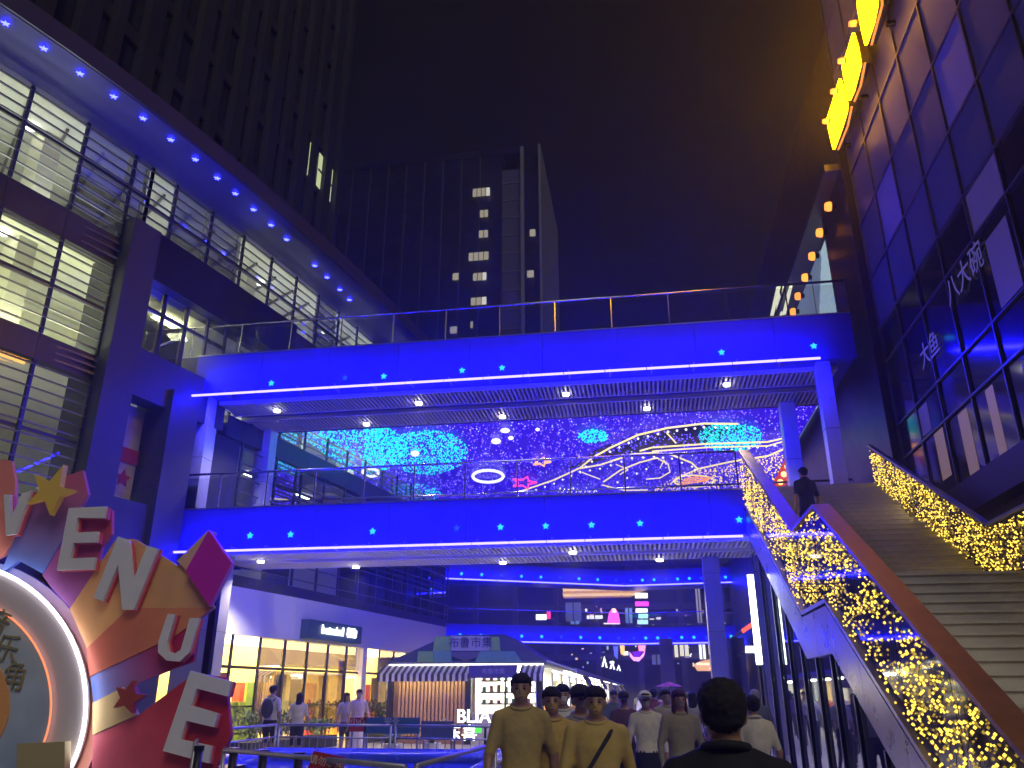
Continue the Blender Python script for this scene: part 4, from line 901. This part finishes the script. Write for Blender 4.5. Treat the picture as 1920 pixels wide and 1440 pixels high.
    for i in range(9):
        y0 = 1093 + i * 3.0; w = 1150 + 60 * (1 - (i / 8 - .35) ** 2)
        a, b = P(1055 + (i % 3), y0, w, y0 + 2.4, 76.0); bx('glowing_slat', a, b, em('golden_slat_%d' % (i % 3), [(1, .58, .22), (1, .70, .36), (.8, .40, .14)][i % 3], [.8, 1.0, .5][i % 3], False), S_)
    a, b = P(1052, 1090, 1216, 1124, 76.2); bx('backing', a, b, BLACK, S_)
    # grey pillars of the far arcade
    for i, (x, lab) in enumerate(((1372, 'wide grey pillar of far arcade'), (1392, 'slim grey pillar of far arcade next to the wide one'), (1255, 'dim grey pillar of far arcade below the cream windows'))):
        p = atY(x, 1300, 58.0); t = thing('column', lab, 'column', (p.x, 58, 0)); w = .75 if i == 0 else .45
        bx('shaft', (p.x - w, 58, 0), (p.x + w, 59, 5.1), mat('grey_column_stone', ()), t); bx('base', (p.x - w - .08, 57.9, 0), (p.x + w + .08, 59.1, .3), DARK, t)
far_end()

# ================================================================== PLANTS
def hedge(p0, p1, h, label, w=.8):
    T = thing('hedge', label, 'hedge', p0)
    a = Vector(p0); b = Vector(p1); rnd = random.Random(int(p0[1] * 10)); d = (b - a); nrm = Vector((d.y, -d.x, 0)).normalized()
    MB().prism([a - nrm * w / 2, b - nrm * w / 2, b + nrm * w / 2, a + nrm * w / 2], (0, 0, .35)).build('planter_box', DARKER, T)
    g = MB()
    for k in range(int(d.length * 420)):
        u = rnd.random(); v = rnd.uniform(-.5, .5); hh = h * (1 + .35 * noise.noise(Vector((u * d.length * 1.4, 0, p0[1]))))
        c = a + d * u + nrm * (v * w) + zz * (.35 + (hh - .35) * math.sqrt(rnd.random()))
        t = Vector((rnd.uniform(-1, 1), rnd.uniform(-1, 1), rnd.uniform(.2, 1.3))).normalized() * rnd.uniform(.08, .17); s_ = t.cross(Vector((rnd.uniform(-1, 1), rnd.uniform(-1, 1), .3))).normalized() * .03
        g.mi = rnd.randrange(2); g.add([c, c + t * .5 + s_, c + t, c + t * .5 - s_], [(0, 1, 2, 3)])
    g.build('foliage', [mat('leaf_dark', (.05, .085, .03), .55), mat('leaf_light', (.10, .14, .05), .5)], T, kind='stuff')
hedge((-11.3, 22.6, 0), (-10.9, 25.4, 0), 1.05, 'clipped dark hedge in black planter by the shop glazing')
hedge((-10.3, 29.6, 0), (-9.5, 33.5, 0), 1.15, 'leafy hedge between shop pier and market kiosk')
hedge((-10.9, 26.2, 0), (-10.75, 27.6, 0), .85, 'low rounded shrub hedge beside shop entrance', .9)
def agave(p, label):
    T = thing('potted_plant', label, 'plant', p); P_ = Vector(p); rnd = random.Random(4)
    MB().tube([P_, P_ + zz * .1, P_ + zz * .5], [.16, .2, .24], 12).build('pot', mat('pot_pale', (.5, .48, .44), .6), T)
    for k in range(16):
        a = k * 2.4; t = Vector((math.cos(a), math.sin(a), rnd.uniform(.5, 1.5))).normalized(); L = rnd.uniform(.5, .9); s_ = Vector((-math.sin(a), math.cos(a), 0)) * .05; c = P_ + zz * .5
        MB().add([c - s_, c + s_, c + t * L * .6 + s_ * .9, c + t * L + Vector((0, 0, -.08)), c + t * L * .6 - s_ * .9], [(0, 1, 2, 3, 4)]).build('leaf', mat('agave_leaf', (.14, .20, .13), .5), T)
agave((-5.3, 20.6, 0), 'spiky potted plant in front of the kiosk window'); agave((-6.15, 20.2, 0), 'pale spiky potted plant beside the white letters')

# ================================================================== PEOPLE
def person(label, pos, facing, h=1.7, shirt=(.3, .3, .3), legs=(.05, .05, .06), sleeve=.45, hem=.1, skirt=False, hair='short', hairc=(.012, .010, .010), cap=None, arms=None, stride=0.0, lean=0.0, vox=.02, build=1.0, bag=None, shoes=(.5, .5, .5), waist=.98, longtop=False, items=(), shirt2=None):
    T = local_thing('person', label, 'person', pos, facing); s = h / 1.69; nk = .03 if h != 1.66 or vox > .013 else .045
    def V(*p): return Vector(p) * s
    mb = MB(); segs = []
    def cap_(a, b, r0, r1, lab, k=10):
        a, b = Vector(a), Vector(b); mb.tube([a, b], [r0 * s, r1 * s], k); mb.ell(a, (r0 * s,) * 3, k, 6); mb.ell(b, (r1 * s,) * 3, k, 6); segs.append((a, b, lab))
    lx = lean
    # torso as stacked ellipses
    prof = [(.88, .155, .115), (.95, .165, .12), (1.02, .155, .11), (1.10, .145, .103), (1.2, .158, .112), (1.30, .172, .118), (1.38, .165, .105), (1.43, .12, .085), (1.47, .065, .062)]
    k = 16; vs = []; fs = []
    for z, rx, ry in prof:
        for j in range(k):
            a = 2 * math.pi * j / k; vs.append(V(rx * build * math.cos(a), ry * build * math.sin(a) + lx * (z - .9), z))
    for i in range(len(prof) - 1):
        for j in range(k): fs.append((i * k + j, i * k + (j + 1) % k, (i + 1) * k + (j + 1) % k, (i + 1) * k + j))
    fs += [tuple(range(k - 1, -1, -1)), tuple((len(prof) - 1) * k + j for j in range(k))]; mb.add(vs, fs)
    segs.append((V(0, 0, .9), V(0, lx * .5, 1.4), 'torso'))
    hy = lx * .6 - .015
    cap_(V(0, lx * .55, 1.42), V(0, hy, 1.54), .058, .052, 'neck')
    hc = V(0, hy - .005, 1.625 - nk)
    mb.ell(hc + V(0, .012, .02), (.075 * s, .092 * s, .088 * s), 14, 10); mb.ell(hc + V(0, -.022, -.035), (.058 * s, .062 * s, .078 * s), 12, 8)
    mb.ell(hc + V(0, -.088, -.012), (.013 * s, .018 * s, .024 * s), 8, 6)
    for q in (-1, 1): mb.ell(hc + V(.076 * q, .01, -.005), (.010 * s, .018 * s, .03 * s), 8, 6)
    segs.append((hc + V(0, 0, -.05), hc + V(0, 0, .05), 'head'))
    for q in (-1, 1): cap_(V(.03 * q, lx * .5 + .01, 1.455), V(.13 * q * build, lx * .5, 1.405), .05, .055, 'torso')
    # legs
    for q in (-1, 1):
        st = stride * q; hip = V(.088 * q * build, 0, .90); kn = V(.095 * q, -.03 - st * .22, .50); an = V(.095 * q, .02 - st * .42 + (.06 if st < 0 else 0), .09 + (.05 if st < -.2 else 0)); toe = an + V(.01 * q, -.14, -.045)
        cap_(hip, kn, .092 * build, .062, 'thigh'); cap_(kn, an, .060, .042, 'shin'); cap_(an + V(0, .02, -.03), toe, .045, .038, 'foot')
    if skirt:
        vs = []; fs = []; kk = 16
        for z, rx, ry in ((1.0, .15, .11), (.9, .175, .135), (hem + .02, .20, .17), (hem, .195, .165)):
            for j in range(kk): a = 2 * math.pi * j / kk; vs.append(V(rx * math.cos(a), ry * math.sin(a), z))
        for i in range(3):
            for j in range(kk): fs.append((i * kk + j, i * kk + (j + 1) % kk, (i + 1) * kk + (j + 1) % kk, (i + 1) * kk + j))
        fs += [tuple(range(kk - 1, -1, -1)), tuple(3 * kk + j for j in range(kk))]; mb.add(vs, fs)
    # arms: (elbow, wrist) per side in body coordinates
    arms = arms or {}
    hands = []
    for q, nm in ((-1, 'R'), (1, 'L')):
        sh = V(.165 * q * build, lx * .5, 1.395); e, w_ = arms.get(nm, ((.245 * q, .03 + .1 * stride * q, 1.12), (.25 * q, -.06 + .22 * stride * q, .87)))
        e, w_ = V(*e), V(*w_)
        cap_(sh, e, .058 * build, .044, 'uparm'); cap_(e, w_, .042, .028, 'forearm')
        d = (w_ - e).normalized(); mb.ell(w_ + d * .05 * s, (.02 * s, .034 * s, .045 * s), 8, 6, rot=d.to_track_quat('Z', 'X').to_matrix()); segs.append((w_, w_ + d * .1 * s, 'hand')); hands.append((w_, d, q))
    me = mb.mesh('body_raw', [mat('skin', (.34, .19, .125), .5)])
    o = bpy.data.objects.new('tmp', me); COL.objects.link(o); md = o.modifiers.new('r', 'REMESH'); md.mode = 'VOXEL'; md.voxel_size = vox; sm = o.modifiers.new('s', 'SMOOTH'); sm.factor = .6; sm.iterations = 4
    me2 = bpy.data.meshes.new_from_object(o.evaluated_get(bpy.context.evaluated_depsgraph_get())); bpy.data.objects.remove(o); bpy.data.meshes.remove(me)
    me2.name = 'body'; me2.materials.clear()
    tint = 'c%02d%02d%02d' ; 
    def cm(pre, c): return mat(pre + '_%03d_%03d_%03d' % tuple(int(x * 999) for x in c), c, .85, var=.22, vscale=5, bump=.8, bscale=7)
    for m in (mat('skin', ()), cm('shirt', shirt), cm('trousers', legs), cm('shoe', shoes), cm('hair', hairc), cm('shirt', shirt2 or shirt)): me2.materials.append(m)
    def near(p):
        best = None
        for a, b, lab in segs:
            ab = b - a; t = max(0, min(1, (p - a).dot(ab) / max(1e-9, ab.length_squared))); dd = (p - (a + ab * t)).length
            if lab == 'torso': dd -= .09 * s
            if best is None or dd < best[0]: best = (dd, lab, t)
        return best[1], best[2]
    for f in me2.polygons:
        p = f.center; lab, t = near(p); z = p.z / s; mi = 0
        if lab == 'torso': mi = (1 if z > (waist if not longtop else .8) else 2) if z < 1.466 + .25 * (p.y / s - lx * .5) or math.hypot(p.x, p.y - lx * .5 * s) > .088 * s else 0
        elif lab in ('thigh', 'shin'): mi = (1 if z > (waist if not longtop else .8) else 2) if z > hem else 0
        elif lab == 'foot': mi = 3
        elif lab == 'uparm': mi = 1 if t < sleeve * 2 else 0
        elif lab == 'forearm': mi = 1 if sleeve > .5 and t < sleeve * 2 - 1 else 0
        elif lab == 'neck': mi = 1 if z < 1.45 else 0
        if skirt and lab in ('torso', 'thigh', 'shin') and hem < z <= waist: mi = 2
        if mi == 1 and shirt2 and z + .25 * p.x / s < 1.27: mi = 5
        f.material_index = mi; f.use_smooth = True
    # fingers and face join the same mesh
    ex = MB()
    for w_, d, q in hands:
        side = d.cross(Vector((0, 1, 0))); side = side.normalized() if side.length > .1 else Vector((1, 0, 0)); side = d.cross(side).normalized(); palm = d.cross(side).normalized()
        for i in range(4):
            b0 = w_ + d * .085 * s + side * ((i - 1.5) * .019 * s); L = (.062, .072, .067, .05)[i] * s
            ex.tube([b0, b0 + d * L * .5 + palm * .006 * s, b0 + d * L * .9 + palm * .022 * s], [.0085 * s, .008 * s, .006 * s], 6)
        b0 = w_ + d * .03 * s - side * .03 * s; ex.tube([b0, b0 + d * .035 * s - side * .02 * s, b0 + d * .06 * s - side * .022 * s], [.010 * s, .009 * s, .007 * s], 6)
    ex.mi = 4
    for q in (-1, 1):
        ex.ell(hc + V(.030 * q, -.078, .005), (.011 * s, .006 * s, .006 * s), 8, 5); ex.tube([hc + V(.017 * q, -.087, .022), hc + V(.045 * q, -.078, .022)], .0035 * s, 5)
    ex.mi = 0; ex.tube([hc + V(-.02, -.083, -.052), hc + V(.02, -.083, -.052)], .005 * s, 5)
    m3 = ex.mesh('extra', list(me2.materials)); bm = bmesh.new(); bm.from_mesh(me2); bm.from_mesh(m3); bm.to_mesh(me2); bm.free(); bpy.data.meshes.remove(m3)
    link('body', me2, T)
    if longtop or sleeve >= .45: MB().tube([V(.078 * math.cos(i * .524), .074 * math.sin(i * .524) + lx * .5, 1.472 + .022 * math.sin(i * .524)) for i in range(12)], .015 * s, 6, True).build('collar', cm('shirt', shirt), T, True)
    # hair / cap
    hm = cm('hair', hairc); hb = MB()
    if hair != 'none':
        hb.ell(hc + V(0, .030, .042), (.084 * s, .094 * s, .080 * s), 18, 12); hb.ell(hc + V(0, .048, .012), (.077 * s, .060 * s, .072 * s), 14, 10)
        hb.ell(hc + V(0, -.042, .068), (.070 * s, .052 * s, .036 * s), 12, 8)
        if hair == 'long': hb.ell(hc + V(0, .06, -.13), (.085 * s, .05 * s, .19 * s), 14, 10); [hb.ell(hc + V(.07 * q, .0, -.10), (.022 * s, .04 * s, .16 * s), 8, 8) for q in (-1, 1)]
        if hair == 'bun': hb.ell(hc + V(0, .10, .06), (.045 * s,) * 3, 10, 8)
        hme = hb.mesh('hair', hm); ho = bpy.data.objects.new('tmp', hme); COL.objects.link(ho); md = ho.modifiers.new('r', 'REMESH'); md.mode = 'VOXEL'; md.voxel_size = max(.009, vox * .55)
        sm = ho.modifiers.new('s', 'SMOOTH'); sm.factor = .5; sm.iterations = 2
        hm2 = bpy.data.meshes.new_from_object(ho.evaluated_get(bpy.context.evaluated_depsgraph_get())); bpy.data.objects.remove(ho)
        if not hm2.materials: hm2.materials.append(hm)
        for v in hm2.vertices: v.co += (v.co - hc).normalized() * (.010 * s * noise.noise(v.co * 60))
        hm2.polygons.foreach_set('use_smooth', [True] * len(hm2.polygons)); link('hair', hm2, T)
    if cap:
        c = MB(); c.ell(hc + V(0, .018, .06), (.092 * s, .102 * s, .075 * s), 16, 8); c.prism([hc + V(x, y, .055) for x, y in ((-.08, -.06), (-.06, -.15), (0, -.175), (.06, -.15), (.08, -.06))], (0, 0, .012)); c.build('cap', cm('cap', cap), T, True)
    if bag == 'backpack':
        b = MB(); b.ell(V(0, .17, 1.22), (.15 * s, .09 * s, .21 * s), 14, 10); b.build('backpack', cm('bag', (.05, .05, .055)), T, True)
        for q in (-1, 1): MB().tube([V(.11 * q, .12, 1.38), V(.115 * q, .0, 1.46), V(.12 * q, -.11, 1.36), V(.13 * q, -.08, 1.12)], .016 * s, 6).build('strap', cm('bag', (.05, .05, .055)), T)
    if bag == 'cross':
        MB().tube([V(.13, .02, 1.44), V(.09, -.115, 1.38), V(-.02, -.13, 1.22), V(-.13, -.12, 1.06), V(-.19, -.03, .95)], .015 * s, 6).build('strap', cm('bag', (.03, .03, .035)), T)
        MB().ell(V(-.2, 0, .9), (.05 * s, .1 * s, .09 * s), 10, 8).build('shoulder_bag', cm('bag', (.05, .05, .055)), T, True)
    if bag == 'hand':
        MB().ell(V(.27, -.06, .72), (.05 * s, .11 * s, .09 * s), 10, 8).build('handbag', cm('bag', (.04, .05, .03)), T, True)
    if 'phone' in items:
        w_, d, q = hands[1]; p = w_ + d * .09 * s; MB().box((p.x - .035, p.y - .05, p.z + .01), (p.x + .035, p.y + .06, p.z + .022)).build('phone', BLACK, T)
    return T
FRONT = 0.0     # faces -Y, towards the photographer
YEL = (.52, .36, .10)
person('man in plain black T-shirt seen from behind, short black hair', (.235, 2.98, 0), math.pi - .05, 1.66, (.012, .012, .016), vox=.012, build=1.0)
fold = {'L': ((.24, -.06, 1.13), (.05, -.26, 1.08)), 'R': ((-.24, -.04, 1.13), (-.06, -.25, 1.06))}
person('tall man walking in muted yellow polo shirt', (-1.02, 6.75, 0), TH - .05, 1.75, (.44, .33, .10), (.05, .045, .07), vox=.016, stride=.5)
person('man in yellow shirt holding a phone with both hands', (-.80, 6.95, 0), TH, 1.65, (.52, .36, .08), (.06, .05, .09), vox=.016, arms=fold, items=('phone',), stride=.3)
person('man in white T-shirt partly behind the yellow-shirted group', (-.93, 9.1, 0), TH, 1.69, (.62, .60, .56), vox=.018, stride=.4)
person('man wearing dark cap among the yellow-shirted walkers', (-.60, 7.35, 0), TH + .25, 1.66, (.26, .22, .26), vox=.016, cap=(.02, .02, .025), stride=-.4)
person('man in yellow polo with dark crossbody strap walking', (-.40, 6.25, 0), TH - .1, 1.65, (.54, .39, .10), (.07, .06, .10), vox=.016, bag='cross', stride=.6, build=1.06)
person('woman in pale shirt and black pencil skirt walking', (-.08, 11.2, 0), TH, 1.62, (.62, .58, .45), (.012, .012, .015), hem=.42, skirt=True, hair='bun', sleeve=.8, stride=.25, cap=(.7, .68, .62))
person('woman with long dark hair and olive cardigan carrying handbag', (.30, 9.75, 0), TH + .1, 1.64, (.26, .23, .15), (.07, .02, .025), hair='long', hairc=(.05, .012, .02), sleeve=.85, bag='hand', longtop=True, stride=.2, hem=.3)
person('man in dark vest and black trousers walking by stalls', (-.42, 13.3, 0), TH, 1.62, (.10, .05, .06), (.012, .012, .018), sleeve=.3, cap=(.02, .02, .025), stride=.5, shoes=(.7, .7, .7))
person('woman in patterned beige dress behind pencil skirt woman', (.22, 13.6, 0), TH + .2, 1.66, (.34, .30, .24), (.30, .26, .22), hem=.35, skirt=True, hair='short')
person('woman in white blouse and long black trousers by glass room', (1.05, 9.4, 0), math.pi + .2, 1.58, (.55, .52, .46), (.02, .02, .025), hair='bun', bag='hand')
person('person in grey top with pale hood walking away along pillars', (1.7, 14.7, 0), math.pi, 1.66, (.30, .30, .36), (.03, .03, .04), hair='short', hairc=(.5, .45, .4), sleeve=.9)
person('man in black T-shirt climbing near the top of stair', (3.22, 16.1, nosing(16.1) - .02), math.pi + .3, 1.72, (.018, .018, .05), (.02, .02, .05), vox=.018, stride=.3)
person('man with black backpack and white shirt facing the shop', (-9.0, 19.5, 0), math.pi * .95, 1.78, (.50, .48, .42), (.02, .02, .022), hem=.5, bag='backpack')
person('woman in pale yellow top with ponytail facing shop window', (-8.35, 19.6, 0), math.pi * 1.05, 1.62, (.58, .55, .34), (.015, .015, .02), hem=.5, hair='long', hairc=(.015, .01, .01))
person('woman with long hair and striped top beside hedge', (-7.75, 21.2, 0), .9, 1.62, (.28, .24, .28), (.04, .035, .045), hem=.55, hair='long')
person('woman in long pale dress standing by the shop entrance', (-7.35, 21.0, 0), .5, 1.70, (.50, .38, .32), (.62, .55, .40), hem=.28, skirt=True, hair='bun')
far = [((.55, 21, 0), (.03, .03, .06), 'far walker in navy shirt under the lower bridge'), ((1.0, 24, 0), (.35, .34, .38), 'far walker in grey shirt under the lower bridge'), ((-.2, 26, 0), (.5, .48, .46), 'far walker in off-white top beside the stalls'), ((.3, 32, 0), (.08, .06, .2), 'far walker in violet top beyond the lower bridge'), ((-1.0, 30, 0), (.4, .1, .1), 'far walker in red top beside the stalls'), ((1.3, 38, 0), (.1, .1, .1), 'far walker in charcoal top down the street'), ((-.6, 42, 0), (.3, .3, .2), 'far walker in khaki top down the street'), ((.9, 46, 0), (.5, .5, .55), 'far walker in white top down the street'), ((2.2, 35, 0), (.1, .15, .3), 'far walker in blue top near the far pillars')]
far += [((.75, 16.2, 0), (.45, .44, .4), 'walker in ivory shirt beside the slim bridge pillar'), ((-.75, 17.5, 0), (.12, .16, .12), 'walker in dark green shirt beside the kiosk stalls'), ((.05, 18.6, 0), (.3, .1, .14), 'walker in wine red blouse under the lower bridge'), ((1.25, 19.2, 0), (.5, .5, .52), 'walker in plain white shirt under the lower bridge'), ((-1.3, 22.5, 0), (.2, .2, .24), 'walker in slate shirt close to stall counters'), ((.4, 28.5, 0), (.45, .35, .2), 'walker in tan shirt past the lower bridge'), ((1.6, 29.5, 0), (.05, .05, .06), 'walker in black shirt past the lower bridge'), ((-.3, 35, 0), (.4, .42, .5), 'walker in pale blue shirt far along the stalls')]
for i, (p, c, lab) in enumerate(far): person(lab, p, (math.pi if i % 2 else 0) + .2 * math.sin(i * 2), 1.6 + .03 * (i % 4), c, (.03, .03, .05), vox=.03, stride=.5 if i % 3 else -.4, hair='long' if i % 3 == 0 else 'short')
# red cap hat stand-out in the far crowd: parasol
U = thing('red_parasol', 'small red parasol above the far crowd in the street', 'parasol', (.35, 16.5, 0))
MB().tube([(.35, 16.5, 0), (.35, 16.5, 1.8)], .02, 6).build('pole', ALU, U)
for i in range(8):
    a, b = i * .7854, (i + 1) * .7854
    MB().add([(.35, 16.5, 1.83), (.35 + .26 * math.cos(a), 16.5 + .26 * math.sin(a), 1.74), (.35 + .26 * math.cos(b), 16.5 + .26 * math.sin(b), 1.74)], [(0, 1, 2)]).build('canopy_gore', mat('parasol_red', (.45, .04, .06), .6), U)

# ================================================================== HAZE: thin air volume added to spread a bloom-like glow round the lamps
def haze(dens):
    m = bpy.data.materials.new('glow_haze'); m.use_nodes = True; t = m.node_tree; t.nodes.clear()
    o = t.nodes.new('ShaderNodeOutputMaterial'); v = t.nodes.new('ShaderNodeVolumePrincipled')
    v.inputs['Color'].default_value = (.9, .9, .92, 1); v.inputs['Density'].default_value = dens; v.inputs['Anisotropy'].default_value = .8
    t.links.new(v.outputs[0], o.inputs['Volume'])
    b = MB().box((-70, -12, -1), (70, 160, 92)).mesh('haze', m); h = link('haze', b, None, 'stuff'); h['label'] = 'thin added haze that gives the lamps their glow'
haze(.0032)
